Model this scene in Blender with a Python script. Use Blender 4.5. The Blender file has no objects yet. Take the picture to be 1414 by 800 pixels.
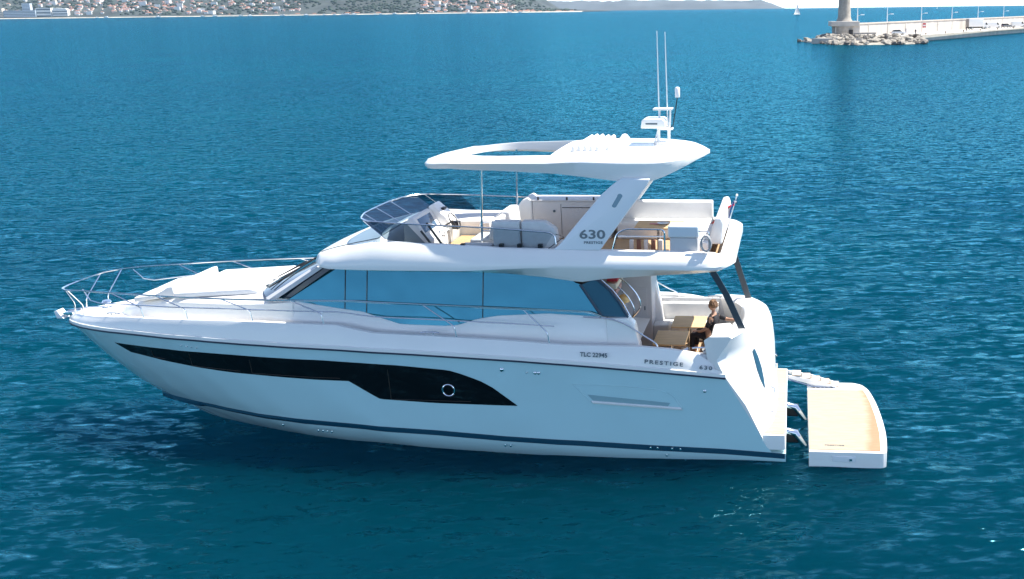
import bpy, bmesh, math, random
import numpy as np
from mathutils import Vector, Matrix, noise
R = math.radians
scene = bpy.context.scene
COL = scene.collection

# ------------------------------------------------------------------ camera, light, exposure
cam_d = bpy.data.cameras.new("camera")
cam = bpy.data.objects.new("camera", cam_d); COL.objects.link(cam); scene.camera = cam
cam_d.sensor_width = 36.0; cam_d.lens = 1450.0 / 1414.0 * 36.0
cam_d.shift_x = -(962.0 - 707.0) / 1414.0
cam_d.clip_start = 0.1; cam_d.clip_end = 60000
PITCH, ROLL = R(14.96), math.atan(0.0123)
cam.location = (0, 0, 9.43)
f_ = Vector((0, math.cos(PITCH), -math.sin(PITCH))); u_ = Vector((0, math.sin(PITCH), math.cos(PITCH))); r_ = Vector((1, 0, 0))
r2 = math.cos(ROLL) * r_ - math.sin(ROLL) * u_; u2 = math.cos(ROLL) * u_ + math.sin(ROLL) * r_
cam.matrix_world = Matrix(((r2.x, u2.x, -f_.x, 0), (r2.y, u2.y, -f_.y, 0), (r2.z, u2.z, -f_.z, 9.43), (0, 0, 0, 1)))

SUN_EL, SUN_AZ = R(59), R(15)      # azimuth from +x towards +y: behind the far quarter of the yacht
world = bpy.data.worlds.new("World"); scene.world = world; world.use_nodes = True
wn = world.node_tree.nodes; wl = world.node_tree.links
bg = wn["Background"]; sky = wn.new("ShaderNodeTexSky"); sky.sky_type = 'NISHITA'
sky.sun_disc = False; sky.sun_elevation = SUN_EL; sky.sun_rotation = R(90) - SUN_AZ
sky.air_density = 0.6; sky.dust_density = 0.0; sky.ozone_density = 2.2; sky.altitude = 1200
hs = wn.new('ShaderNodeHueSaturation'); hs.inputs['Saturation'].default_value = 0.82; wl.new(sky.outputs[0], hs.inputs['Color']); wl.new(hs.outputs[0], bg.inputs[0]); bg.inputs[1].default_value = 0.15
sun_d = bpy.data.lights.new("sun", 'SUN'); sun_d.energy = 5.0; sun_d.angle = R(0.55); sun_d.color = (1.0, 0.965, 0.9)
sun = bpy.data.objects.new("sun", sun_d); COL.objects.link(sun)
sd = Vector((math.cos(SUN_EL) * math.cos(SUN_AZ), math.cos(SUN_EL) * math.sin(SUN_AZ), math.sin(SUN_EL)))
sun.rotation_euler = sd.to_track_quat('Z', 'Y').to_euler()
scene.view_settings.view_transform = 'Standard'; scene.view_settings.look = 'None'
scene.view_settings.exposure = 1.14; scene.view_settings.gamma = 1
scene.render.engine = 'CYCLES'
scene.cycles.max_bounces = 8; scene.cycles.transparent_max_bounces = 12
scene.cycles.volume_bounces = 0
scene.cycles.use_denoising = True

# ------------------------------------------------------------------ materials
MATS = {}
def mat(name, col, rough=0.5, metal=0.0, spec=0.5, var=0.0, vscale=6.0, bump=0.0, bscale=40.0, coat=0.0):
    if name in MATS: return MATS[name]
    m = bpy.data.materials.new(name); m.use_nodes = True; MATS[name] = m
    nt = m.node_tree; b = nt.nodes["Principled BSDF"]
    b.inputs["Base Color"].default_value = (*col, 1); b.inputs["Roughness"].default_value = rough
    b.inputs["Metallic"].default_value = metal; b.inputs["Specular IOR Level"].default_value = spec
    if coat: b.inputs["Coat Weight"].default_value = coat; b.inputs["Coat Roughness"].default_value = 0.05
    tc = nt.nodes.new("ShaderNodeTexCoord")
    if var:
        n = nt.nodes.new("ShaderNodeTexNoise"); n.inputs["Scale"].default_value = vscale; n.inputs["Detail"].default_value = 5
        rp = nt.nodes.new("ShaderNodeValToRGB")
        rp.color_ramp.elements[0].position = 0.3; rp.color_ramp.elements[1].position = 0.7
        rp.color_ramp.elements[0].color = (*[c * (1 - var) for c in col], 1); rp.color_ramp.elements[1].color = (*[min(1, c * (1 + var)) for c in col], 1)
        nt.links.new(tc.outputs["Object"], n.inputs["Vector"]); nt.links.new(n.outputs["Fac"], rp.inputs["Fac"]); nt.links.new(rp.outputs["Color"], b.inputs["Base Color"])
    if bump:
        n2 = nt.nodes.new("ShaderNodeTexNoise"); n2.inputs["Scale"].default_value = bscale; n2.inputs["Detail"].default_value = 4
        bp = nt.nodes.new("ShaderNodeBump"); bp.inputs["Strength"].default_value = bump; bp.inputs["Distance"].default_value = 0.02
        nt.links.new(tc.outputs["Object"], n2.inputs["Vector"]); nt.links.new(n2.outputs["Fac"], bp.inputs["Height"]); nt.links.new(bp.outputs["Normal"], b.inputs["Normal"])
    return m
GEL = mat("white_gelcoat", (0.83, 0.81, 0.77), 0.2, spec=0.5, var=0.015, vscale=1.2)
DECKW = mat("deck_white", (0.76, 0.75, 0.73), 0.5, var=0.03, vscale=3, bump=0.15, bscale=120)
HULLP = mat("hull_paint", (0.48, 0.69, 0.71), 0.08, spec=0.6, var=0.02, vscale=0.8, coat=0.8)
NAVY = mat("navy_stripe", (0.006, 0.05, 0.085), 0.25)
NAVYRUB = mat("navy_rubber", (0.02, 0.03, 0.06), 0.4)
BLACKG = mat("black_glass", (0.004, 0.004, 0.005), 0.06, spec=0.35)
BLACKP = mat("black_plastic", (0.015, 0.015, 0.017), 0.45)
CHROME = mat("polished_steel", (0.78, 0.79, 0.8), 0.14, metal=1.0)
DSTEEL = mat("dark_strut", (0.045, 0.06, 0.075), 0.3, metal=0.3)
GFAB = mat("grey_upholstery", (0.60, 0.60, 0.59), 0.75, var=0.05, vscale=8, bump=0.3, bscale=90)
WFAB = mat("white_upholstery", (0.74, 0.73, 0.71), 0.65, var=0.03, vscale=5, bump=0.25, bscale=70)
GPANEL = mat("grey_moulding", (0.52, 0.515, 0.52), 0.4, var=0.03, vscale=3)
RUBBER = mat("dark_rubber", (0.02, 0.02, 0.025), 0.6)
RED = mat("red_cloth", (0.5, 0.03, 0.04), 0.7)
CREAM = mat("cream_cloth", (0.7, 0.58, 0.45), 0.7)
AMBER = mat("amber_shade", (0.75, 0.5, 0.2), 0.5)
STRAPW = mat("white_plastic", (0.78, 0.78, 0.78), 0.35)
GRAPH = mat("graphite_lettering", (0.10, 0.13, 0.15), 0.3, metal=0.4)
ROPE = mat("rope_grey", (0.42, 0.41, 0.40), 0.85, var=0.25, vscale=60)

def teak(name, col, pitch=0.055, rust=False):
    m = bpy.data.materials.new(name); m.use_nodes = True; nt = m.node_tree; b = nt.nodes["Principled BSDF"]
    b.inputs["Roughness"].default_value = 0.6
    tc = nt.nodes.new("ShaderNodeTexCoord"); sp = nt.nodes.new("ShaderNodeSeparateXYZ"); nt.links.new(tc.outputs["Object"], sp.inputs[0])
    mm = nt.nodes.new("ShaderNodeMath"); mm.operation = 'DIVIDE'; mm.inputs[1].default_value = pitch; nt.links.new(sp.outputs["Y"], mm.inputs[0])
    fr = nt.nodes.new("ShaderNodeMath"); fr.operation = 'FRACT'; nt.links.new(mm.outputs[0], fr.inputs[0])
    lt = nt.nodes.new("ShaderNodeMath"); lt.operation = 'LESS_THAN'; lt.inputs[1].default_value = 0.09; nt.links.new(fr.outputs[0], lt.inputs[0])
    mp = nt.nodes.new("ShaderNodeMapping"); mp.inputs["Scale"].default_value = (2.2, 26, 10); nt.links.new(tc.outputs["Object"], mp.inputs[0])
    n = nt.nodes.new("ShaderNodeTexNoise"); n.inputs["Scale"].default_value = 1.3; n.inputs["Detail"].default_value = 5; nt.links.new(mp.outputs[0], n.inputs["Vector"])
    rp = nt.nodes.new("ShaderNodeValToRGB"); rp.color_ramp.elements[0].position = 0.3; rp.color_ramp.elements[1].position = 0.72
    rp.color_ramp.elements[0].color = (*[c * 0.82 for c in col], 1); rp.color_ramp.elements[1].color = (*[min(1, c * 1.12) for c in col], 1)
    nt.links.new(n.outputs["Fac"], rp.inputs["Fac"])
    mx = nt.nodes.new("ShaderNodeMix"); mx.data_type = 'RGBA'; nt.links.new(lt.outputs[0], mx.inputs[0]); nt.links.new(rp.outputs[0], mx.inputs[6])
    mx.inputs[7].default_value = (*[c * 0.55 for c in col], 1)
    out = mx.outputs[2]
    if rust:   # rusty run-off stain along the outer edge of the lowered platform
        n3 = nt.nodes.new("ShaderNodeTexNoise"); n3.inputs["Scale"].default_value = 1.0; n3.inputs["Detail"].default_value = 6; n3.inputs["Roughness"].default_value = 0.7
        mp3 = nt.nodes.new("ShaderNodeMapping"); mp3.inputs["Scale"].default_value = (1.6, 5.5, 1); nt.links.new(tc.outputs["Object"], mp3.inputs[0]); nt.links.new(mp3.outputs[0], n3.inputs["Vector"])
        yy = nt.nodes.new("ShaderNodeMath"); yy.operation = 'MULTIPLY_ADD'; nt.links.new(n3.outputs["Fac"], yy.inputs[0]); yy.inputs[1].default_value = -0.42; nt.links.new(sp.outputs["X"], yy.inputs[2])
        # curved inner border of the stain follows the platform edge: x + 0.022 y^2
        sq = nt.nodes.new("ShaderNodeMath"); sq.operation = 'MULTIPLY'; nt.links.new(sp.outputs["Y"], sq.inputs[0]); nt.links.new(sp.outputs["Y"], sq.inputs[1])
        ad = nt.nodes.new("ShaderNodeMath"); ad.operation = 'MULTIPLY_ADD'; nt.links.new(sq.outputs[0], ad.inputs[0]); ad.inputs[1].default_value = -0.030; nt.links.new(yy.outputs[0], ad.inputs[2])
        mr = nt.nodes.new("ShaderNodeMapRange"); mr.inputs["From Min"].default_value = -2.19; mr.inputs["From Max"].default_value = -2.02; mr.inputs["To Min"].default_value = 0.6; mr.inputs["To Max"].default_value = 0.0
        nt.links.new(ad.outputs[0], mr.inputs["Value"])
        m2 = nt.nodes.new("ShaderNodeMix"); m2.data_type = 'RGBA'; nt.links.new(mr.outputs[0], m2.inputs[0]); nt.links.new(out, m2.inputs[6]); m2.inputs[7].default_value = (0.36, 0.12, 0.03, 1)
        out = m2.outputs[2]
    nt.links.new(out, b.inputs["Base Color"])
    return m
TEAK = teak("teak_deck", (0.46, 0.31, 0.18)); TEAKB = teak("teak_bleached", (0.42, 0.33, 0.23), rust=True)
TEAKT = teak("teak_table", (0.60, 0.40, 0.20), 0.12)

def mirror_glass():
    m = bpy.data.materials.new("mirror_glass"); m.use_nodes = True; nt = m.node_tree; b = nt.nodes["Principled BSDF"]
    b.inputs["Base Color"].default_value = (0.065, 0.27, 0.33, 1); b.inputs["Metallic"].default_value = 0.8; b.inputs["Roughness"].default_value = 0.06
    b.inputs["Specular IOR Level"].default_value = 0.6
    n = nt.nodes.new("ShaderNodeTexNoise"); n.inputs["Scale"].default_value = 1.1; n.inputs["Detail"].default_value = 1; tc = nt.nodes.new("ShaderNodeTexCoord"); nt.links.new(tc.outputs["Object"], n.inputs["Vector"])
    bp = nt.nodes.new("ShaderNodeBump"); bp.inputs["Strength"].default_value = 0.35; bp.inputs["Distance"].default_value = 0.05; nt.links.new(n.outputs["Fac"], bp.inputs["Height"]); nt.links.new(bp.outputs["Normal"], b.inputs["Normal"])
    return m
MIRG = mirror_glass()
def tint_glass(name, tint, gl=0.25):
    m = bpy.data.materials.new(name); m.use_nodes = True; nt = m.node_tree; nt.nodes.remove(nt.nodes["Principled BSDF"])
    out = nt.nodes["Material Output"]; t = nt.nodes.new("ShaderNodeBsdfTransparent"); t.inputs[0].default_value = (*tint, 1)
    g = nt.nodes.new("ShaderNodeBsdfGlossy"); g.inputs["Roughness"].default_value = 0.03; g.inputs[0].default_value = (0.8, 0.9, 1, 1)
    fr = nt.nodes.new("ShaderNodeFresnel"); fr.inputs[0].default_value = 1.5
    k = nt.nodes.new("ShaderNodeMath"); k.operation = "MULTIPLY"; k.inputs[1].default_value = gl; nt.links.new(fr.outputs[0], k.inputs[0])
    mx = nt.nodes.new("ShaderNodeMixShader"); nt.links.new(k.outputs[0], mx.inputs[0]); nt.links.new(t.outputs[0], mx.inputs[1]); nt.links.new(g.outputs[0], mx.inputs[2])
    nt.links.new(mx.outputs[0], out.inputs[0]); return m
SMOKEL = tint_glass('clear_acrylic', (0.72, 0.76, 0.79), 0.2)
SMOKE = tint_glass("smoked_acrylic", (0.20, 0.27, 0.33), 0.15)
SMOKED = tint_glass("dark_tinted_glass", (0.12, 0.2, 0.28))

# ------------------------------------------------------------------ mesh helpers
def tag(o, label=None, cat=None, group=None, kind=None):
    if label: o["label"] = label
    if cat: o["category"] = cat
    if group: o["group"] = group
    if kind: o["kind"] = kind
    return o
class MB:
    """collects shapes into one mesh"""
    def __init__(s): s.v = []; s.f = []
    def add(s, vs, fs):
        n = len(s.v); s.v += [tuple(v) for v in vs]; s.f += [tuple(i + n for i in f) for f in fs]; return s
    def box(s, x0, x1, y0, y1, z0, z1, ch=0.0):
        x0, x1 = min(x0, x1), max(x0, x1); y0, y1 = min(y0, y1), max(y0, y1); z0, z1 = min(z0, z1), max(z0, z1)
        c = min(ch, (x1 - x0) / 2.2, (y1 - y0) / 2.2, (z1 - z0) / 2.2)
        bm = bmesh.new(); bmesh.ops.create_cube(bm, size=1.0)
        for v in bm.verts:
            v.co = Vector(((x0 + x1) / 2 + v.co.x * (x1 - x0), (y0 + y1) / 2 + v.co.y * (y1 - y0), (z0 + z1) / 2 + v.co.z * (z1 - z0)))
        if c > 0: bmesh.ops.bevel(bm, geom=bm.edges[:], offset=c, segments=3, profile=0.6, affect='EDGES')
        return s.bm(bm)
    def bm(s, bm):
        bm.verts.index_update(); s.add([v.co[:] for v in bm.verts], [[v.index for v in f.verts] for f in bm.faces]); bm.free(); return s
    def tube(s, pts, r=0.02, n=8, cap=True):
        pts = [Vector(p) for p in pts]; rings = []; prev = None
        for i, p in enumerate(pts):
            t = (pts[min(i + 1, len(pts) - 1)] - pts[max(i - 1, 0)]).normalized()
            if prev is None:
                a = Vector((0, 0, 1)) if abs(t.z) < 0.9 else Vector((1, 0, 0)); nn = t.cross(a).normalized()
            else: nn = (prev - t * prev.dot(t)).normalized()
            prev = nn; b = t.cross(nn); rr = r[i] if isinstance(r, (list, tuple)) else r
            rings.append([p + rr * (math.cos(2 * math.pi * k / n) * nn + math.sin(2 * math.pi * k / n) * b) for k in range(n)])
        vs = [v for ring in rings for v in ring]; fs = []
        for i in range(len(rings) - 1):
            for k in range(n): fs.append((i * n + k, i * n + (k + 1) % n, (i + 1) * n + (k + 1) % n, (i + 1) * n + k))
        if cap: fs.append(tuple(range(n))[::-1]); fs.append(tuple((len(rings) - 1) * n + k for k in range(n)))
        return s.add(vs, fs)
    def lathe(s, prof, c=(0, 0, 0), n=24, axis='z'):
        vs = []; fs = []
        for (r, z) in prof:
            for k in range(n):
                a = 2 * math.pi * k / n; p = (r * math.cos(a), r * math.sin(a), z)
                if axis == 'y': p = (p[0], z, p[1])
                if axis == 'x': p = (z, p[0], p[1])
                vs.append((c[0] + p[0], c[1] + p[1], c[2] + p[2]))
        for i in range(len(prof) - 1):
            for k in range(n): fs.append((i * n + k, i * n + (k + 1) % n, (i + 1) * n + (k + 1) % n, (i + 1) * n + k))
        fs.append(tuple(range(n))[::-1]); fs.append(tuple((len(prof) - 1) * n + k for k in range(n)))
        return s.add(vs, fs)
    def loft(s, rows, close=False, cap=False):
        n = len(rows[0]); vs = [v for r in rows for v in r]; fs = []
        for i in range(len(rows) - 1):
            for k in range(n if close else n - 1):
                fs.append((i * n + k, i * n + (k + 1) % n, (i + 1) * n + (k + 1) % n, (i + 1) * n + k))
        if cap: fs.append(tuple(range(n))[::-1]); fs.append(tuple((len(rows) - 1) * n + k for k in range(n)))
        return s.add(vs, fs)
    def prism(s, poly, y0, y1, ch=0.0, plane='xz'):
        """closed polygon (a, b) extruded along the third axis, edges chamfered"""
        bm = bmesh.new()
        def P(a, b, y): return (a, y, b) if plane == 'xz' else ((a, b, y) if plane == 'xy' else (y, a, b))
        A = [bm.verts.new(P(a, b, y0)) for a, b in poly]; B = [bm.verts.new(P(a, b, y1)) for a, b in poly]; n = len(poly)
        bm.faces.new(A); bm.faces.new(B[::-1])
        for i in range(n): bm.faces.new((A[i], B[i], B[(i + 1) % n], A[(i + 1) % n]))
        bmesh.ops.recalc_face_normals(bm, faces=bm.faces[:])
        if ch > 0: bmesh.ops.bevel(bm, geom=bm.edges[:], offset=ch, segments=3, profile=0.6, affect='EDGES', clamp_overlap=True)
        return s.bm(bm)
    def build(s, name, m, parent=None, smooth=True, ang=38, solid=0.0, merge=True, label=None, recalc=True):
        me = bpy.data.meshes.new(name); me.from_pydata(s.v, [], s.f)
        bm = bmesh.new(); bm.from_mesh(me)
        if merge: bmesh.ops.remove_doubles(bm, verts=bm.verts[:], dist=1e-5)
        if recalc: bmesh.ops.recalc_face_normals(bm, faces=bm.faces[:])
        if solid: bmesh.ops.solidify(bm, geom=bm.faces[:], thickness=solid)
        bm.to_mesh(me); bm.free()
        if smooth:
            me.polygons.foreach_set("use_smooth", [True] * len(me.polygons)); me.set_sharp_from_angle(angle=R(ang))
        me.materials.append(m); o = bpy.data.objects.new(name, me); COL.objects.link(o)
        if parent: o.parent = parent
        if label: o["label"] = label
        return o
def empty(name, loc=(0, 0, 0), rz=0.0):
    o = bpy.data.objects.new(name, None); COL.objects.link(o); o.location = loc; o.rotation_euler = (0, 0, rz); o.empty_display_size = 0.3; return o
def table(t):
    xs = [a for a, b in sorted(t)]; ys = [b for a, b in sorted(t)]
    return lambda x: float(np.interp(x, xs, ys))
def spline(pts, n=8):
    pts = [Vector(p) for p in pts]; out = []
    for i in range(len(pts) - 1):
        p0 = pts[max(i - 1, 0)]; p1 = pts[i]; p2 = pts[i + 1]; p3 = pts[min(i + 2, len(pts) - 1)]
        for k in range(n):
            t = k / n
            out.append(0.5 * ((2 * p1) + (-p0 + p2) * t + (2 * p0 - 5 * p1 + 4 * p2 - p3) * t * t + (-p0 + 3 * p1 - 3 * p2 + p3) * t ** 3))
    out.append(pts[-1]); return out
def fillet(pts, r=0.08, n=5):
    """round the corners of a polyline"""
    pts = [Vector(p) for p in pts]; out = [pts[0]]
    for i in range(1, len(pts) - 1):
        a, b, c = pts[i - 1], pts[i], pts[i + 1]; d1 = min(r, (a - b).length * 0.45); d2 = min(r, (c - b).length * 0.45)
        p = b + (a - b).normalized() * d1; q = b + (c - b).normalized() * d2
        for k in range(n + 1):
            t = k / n; out.append((1 - t) ** 2 * p + 2 * t * (1 - t) * b + t * t * q)
    out.append(pts[-1]); return out
def text(name, body, size, m, parent, M, sx=1.0, depth=0.004, spacing=1.0, label=None):
    c = bpy.data.curves.new(name, 'FONT'); c.body = body; c.size = size; c.extrude = depth; c.offset = size * .022; c.space_character = spacing; c.align_x = 'CENTER'; c.align_y = 'CENTER'; c.resolution_u = 3
    t = bpy.data.objects.new(name + "_src", c); COL.objects.link(t); dg = bpy.context.evaluated_depsgraph_get()
    me = bpy.data.meshes.new_from_object(t.evaluated_get(dg)); bpy.data.objects.remove(t)
    me.transform(Matrix.Diagonal((sx, 1, 1, 1))); me.transform(M); me.materials.clear(); me.materials.append(m)
    o = bpy.data.objects.new(name, me); COL.objects.link(o); o.parent = parent
    if label: o["label"] = label
    return o

# ------------------------------------------------------------------ sea
def water_material():
    m = bpy.data.materials.new("sea_water"); m.use_nodes = True; nt = m.node_tree; b = nt.nodes["Principled BSDF"]
    b.inputs["Roughness"].default_value = 0.06; b.inputs["IOR"].default_value = 1.333; b.inputs["Specular IOR Level"].default_value = 0.0
    tc = nt.nodes.new("ShaderNodeTexCoord")
    # body colour: drifting patches of slightly greener and bluer water
    n0 = nt.nodes.new("ShaderNodeTexNoise"); n0.inputs["Scale"].default_value = 0.035; n0.inputs["Detail"].default_value = 4
    nt.links.new(tc.outputs["Object"], n0.inputs["Vector"])
    rp = nt.nodes.new("ShaderNodeValToRGB"); rp.color_ramp.elements[0].position = 0.35; rp.color_ramp.elements[1].position = 0.68
    rp.color_ramp.elements[0].color = WATER_A; rp.color_ramp.elements[1].color = WATER_B
    nt.links.new(n0.outputs["Fac"], rp.inputs[0]); nt.links.new(rp.outputs[0], b.inputs["Base Color"])
    b.inputs["Subsurface Weight"].default_value = SSW; b.inputs["Subsurface Radius"].default_value = (1.0, 4.0, 5.0); b.inputs["Subsurface Scale"].default_value = 9.0
    # wavelets: slopes drawn from stretched noise added to the surface normal
    geo = nt.nodes.new("ShaderNodeNewGeometry"); last = geo.outputs["Normal"]
    for sc, k, stretch, seed in WAVES:
        mp = nt.nodes.new("ShaderNodeMapping"); mp.inputs["Scale"].default_value = (stretch, 1, 1); mp.inputs["Rotation"].default_value = (0, 0, R(-7)); mp.inputs["Location"].default_value = (seed, seed * 2, 0)
        nt.links.new(tc.outputs["Object"], mp.inputs[0])
        n = nt.nodes.new("ShaderNodeTexNoise"); n.inputs["Scale"].default_value = sc; n.inputs["Detail"].default_value = 2; n.inputs["Roughness"].default_value = 0.5; n.inputs["Distortion"].default_value = 0.3
        nt.links.new(mp.outputs[0], n.inputs["Vector"])
        sb = nt.nodes.new("ShaderNodeVectorMath"); sb.operation = 'SUBTRACT'; sb.inputs[1].default_value = (.5, .5, .5); nt.links.new(n.outputs["Color"], sb.inputs[0])
        ml = nt.nodes.new("ShaderNodeVectorMath"); ml.operation = 'MULTIPLY'; ml.inputs[1].default_value = (k * .7, k, 0); nt.links.new(sb.outputs[0], ml.inputs[0])
        ad = nt.nodes.new("ShaderNodeVectorMath"); ad.operation = 'ADD'; nt.links.new(last, ad.inputs[0]); nt.links.new(ml.outputs[0], ad.inputs[1]); last = ad.outputs[0]
    nz = nt.nodes.new("ShaderNodeVectorMath"); nz.operation = 'NORMALIZE'; nt.links.new(last, nz.inputs[0])
    gl = nt.nodes.new("ShaderNodeBsdfGlossy"); gl.inputs["Color"].default_value = (0.20, 0.59, 0.75, 1); gl.inputs["Roughness"].default_value = 0.12
    fr = nt.nodes.new("ShaderNodeFresnel"); fr.inputs["IOR"].default_value = 1.33; nt.links.new(nz.outputs[0], gl.inputs["Normal"]); nt.links.new(nz.outputs[0], fr.inputs["Normal"])
    mu = nt.nodes.new("ShaderNodeMath"); mu.operation = 'MULTIPLY'; mu.inputs[1].default_value = 0.64; nt.links.new(fr.outputs[0], mu.inputs[0])
    mx = nt.nodes.new("ShaderNodeMixShader"); nt.links.new(mu.outputs[0], mx.inputs[0]); nt.links.new(b.outputs[0], mx.inputs[1]); nt.links.new(gl.outputs[0], mx.inputs[2])
    nt.links.new(mx.outputs[0], nt.nodes["Material Output"].inputs["Surface"])
    return m
SSW = 1.0; WAVES = ((0.9, 0.30, 0.4, 3.0), (2.8, 1.35, 0.32, 9.0), (7.0, 1.5, 0.38, 5.0))
WATER_A = (0.0, 0.0165, 0.031, 1); WATER_B = (0.0, 0.023, 0.037, 1)
WATER = water_material()

def axis(lo, hi, step, far, grow=1.022, cap=None):
    a = list(np.arange(lo, hi, step)); s = step; x = a[-1]
    while x < far:
        s *= grow; x += s; a.append(min(x, far))
    s = step; x = a[0]; neg = []
    while x > -far:
        s *= grow; x -= s; neg.append(max(x, -far))
    return np.array(neg[::-1] + a)
def build_sea():
    xs = axis(-22, 26, 0.17, 20500); ys = axis(9, 55, 0.17, 20500)
    ys = ys[ys > -3000]
    X, Y = np.meshgrid(xs, ys); Z = np.zeros_like(X); DX = np.zeros_like(X); DY = np.zeros_like(X)
    spx = np.gradient(xs)[None, :]; spy = np.gradient(ys)[:, None]; sp = np.maximum(spx, spy)
    rng = np.random.RandomState(4)
    for i in range(64):
        lam = 0.6 * (3.2 / 0.6) ** rng.rand() ; k = 2 * math.pi / lam
        th = R(-98) + rng.randn() * 0.52
        slope = 0.011; a = slope / k
        ph = rng.rand() * 6.283; arg = k * (X * math.cos(th) + Y * math.sin(th)) + ph
        fade = np.clip((lam / 3.0 - sp) / (lam / 3.0), 0, 1)
        Z += a * np.cos(arg) * fade
        DX -= a * math.cos(th) * np.sin(arg) * fade * 0.9; DY -= a * math.sin(th) * np.sin(arg) * fade * 0.9
    V = np.stack([X + DX, Y + DY, Z - 0.15], -1).reshape(-1, 3).astype(np.float32)
    ny, nx = X.shape; idx = np.arange(nx * ny).reshape(ny, nx)
    q = np.stack([idx[:-1, :-1], idx[:-1, 1:], idx[1:, 1:], idx[1:, :-1]], -1).reshape(-1, 4)
    me = bpy.data.meshes.new("sea"); me.vertices.add(len(V)); me.vertices.foreach_set("co", V.ravel())
    me.loops.add(q.size); me.loops.foreach_set("vertex_index", q.ravel()); me.polygons.add(len(q))
    me.polygons.foreach_set("loop_start", np.arange(0, q.size, 4)); me.polygons.foreach_set("loop_total", np.full(len(q), 4))
    me.polygons.foreach_set("use_smooth", np.ones(len(q), bool)); me.update(calc_edges=True); me.validate()
    me.materials.append(WATER); o = bpy.data.objects.new("sea", me); COL.objects.link(o); tag(o, kind="structure"); return o
build_sea()

# ------------------------------------------------------------------ air
def build_haze():
    b = MB().box(-20600, 20600, -3100, 20600, -2.0, 900); m = bpy.data.materials.new("haze_air"); m.use_nodes = True; nt = m.node_tree
    nt.nodes.remove(nt.nodes["Principled BSDF"]); v = nt.nodes.new("ShaderNodeVolumePrincipled")
    v.inputs["Color"].default_value = (0.55, 0.80, 1.0, 1); v.inputs["Density"].default_value = HAZE; v.inputs["Anisotropy"].default_value = 0.0
    nt.links.new(v.outputs[0], nt.nodes["Material Output"].inputs["Volume"])
    tag(b.build("haze", m, smooth=False), kind="stuff")
HAZE = 1.5e-5
build_haze()

# ------------------------------------------------------------------ far coast
def px2w(px, Y): return Y * (px - 962.0) / 1501.0
HILLM = mat("wooded_slope", (0.035, 0.043, 0.04), 0.9, var=0.5, vscale=0.006)
ROCKYM = mat("far_mountain", (0.07, 0.08, 0.09), 0.9, var=0.3, vscale=0.0015)
def shoreY(X): return 7000 + 0.02 * (X + 3000)
Hc = table([(-9500, 420), (-4800, 380), (-3600, 360), (-2700, 300), (-2250, 230), (-2000, 250), (-1650, 200), (-1400, 170), (-1270, 90), (-1150, 22), (-860, 10), (-760, 7), (-720, 0.2)])
def hill_z(X, Y):
    t = (Y - shoreY(X) - 45) / 1500.0
    if t <= 0: return 1.5
    n = noise.fractal(Vector((X / 420.0, Y / 420.0, 3.1)), 1.0, 2.0, 5)
    s = min(1, t) ** 0.85
    return 2.0 + Hc(X) * s * (1.0 + 0.28 * n)
def build_hills():
    m = MB(); rows = []
    for j in range(34):
        t = j / 33.0; row = []
        for i in range(240):
            X = -9500 + 8790 * i / 239.0; Y = shoreY(X) + 10 + 2400 * t
            z = hill_z(X, Y) if t < 0.97 else -5
            row.append((X, Y, z))
        rows.append(row)
    m.loft(rows); tag(m.build("hills", HILLM, ang=60), kind="structure")
    m = MB(); rows = []
    for j in range(14):
        t = j / 13.0; row = []
        for i in range(160):
            px = 560 + (1092 - 560) * i / 159.0; Y = 15500 + 2600 * t; X = px2w(px, 15500) * (1 + 0.03 * t)
            crest = float(np.interp(px, [560, 720, 860, 930, 985, 1010, 1040, 1058, 1074, 1088, 1092], [190, 170, 150, 135, 150, 120, 125, 150, 90, 25, 3]))
            n = noise.fractal(Vector((px / 22.0, t * 3, 9.0)), 1.0, 2.0, 5)
            row.append((X, Y, max(-2, crest * (1.0 + 0.22 * n) * math.sin(math.pi * min(1, t * 1.02)) ** 0.7 - 1 if j else -2)))
        rows.append(row)
    m.loft(rows); tag(m.build("mountains", ROCKYM, ang=60), kind="structure")
build_hills()
def build_beach():
    m = MB(); a = []; b = []; c = []
    for i in range(200):
        X = -9500 + 8780 * i / 199.0; Y = shoreY(X); w = 16 * noise.noise(Vector((X / 160.0, 0, 0)))
        a.append((X, Y + w - 14, -0.5)); b.append((X, Y + w, 3.2)); c.append((X, Y + 75, 5.5))
    m.loft([a, b, c]); tag(m.build("beach", mat("pale_sand", (0.45, 0.41, 0.34), 0.9, var=0.25, vscale=0.03)), kind="structure")
build_beach()
# woodland: crowns over the slope, one mass
def build_woods():
    rng = random.Random(11); m = MB(); ico = bmesh.new(); bmesh.ops.create_icosphere(ico, subdivisions=1, radius=1.0)
    iv = [v.co.copy() for v in ico.verts]; ic = [[v.index for v in f.verts] for f in ico.faces]; ico.free()
    for k in range(5200):
        X = rng.uniform(-5400, -900); Y = shoreY(X) + 70 + 1500 * rng.random() ** 1.3
        n = noise.noise(Vector((X / 260.0, Y / 200.0, 7)))
        if n < -0.15 and -2450 > X or X > -1250 and rng.random() < 0.6: continue
        r = rng.uniform(5, 12); z = hill_z(X, Y)
        m.add([(X + v.x * r * rng.uniform(.8, 1.2) * 1.25, Y + v.y * r, z + r * 0.4 + v.z * r * rng.uniform(.55, .8)) for v in iv], ic)
    tag(m.build("woodland", mat("woodland_leaves", (0.028, 0.045, 0.03), 0.9, var=0.5, vscale=0.02), ang=70, merge=False), kind="stuff")
build_woods()
HW = [mat("far_wall_white", (0.72, 0.70, 0.66), 0.8), mat("far_wall_cream", (0.66, 0.56, 0.44), 0.8), mat("far_wall_pink", (0.62, 0.42, 0.36), 0.8)]
ROOF = mat("terracotta_roof", (0.36, 0.15, 0.09), 0.85, var=0.2, vscale=0.2); SHUT = mat("far_window", (0.08, 0.10, 0.13), 0.4)
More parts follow.
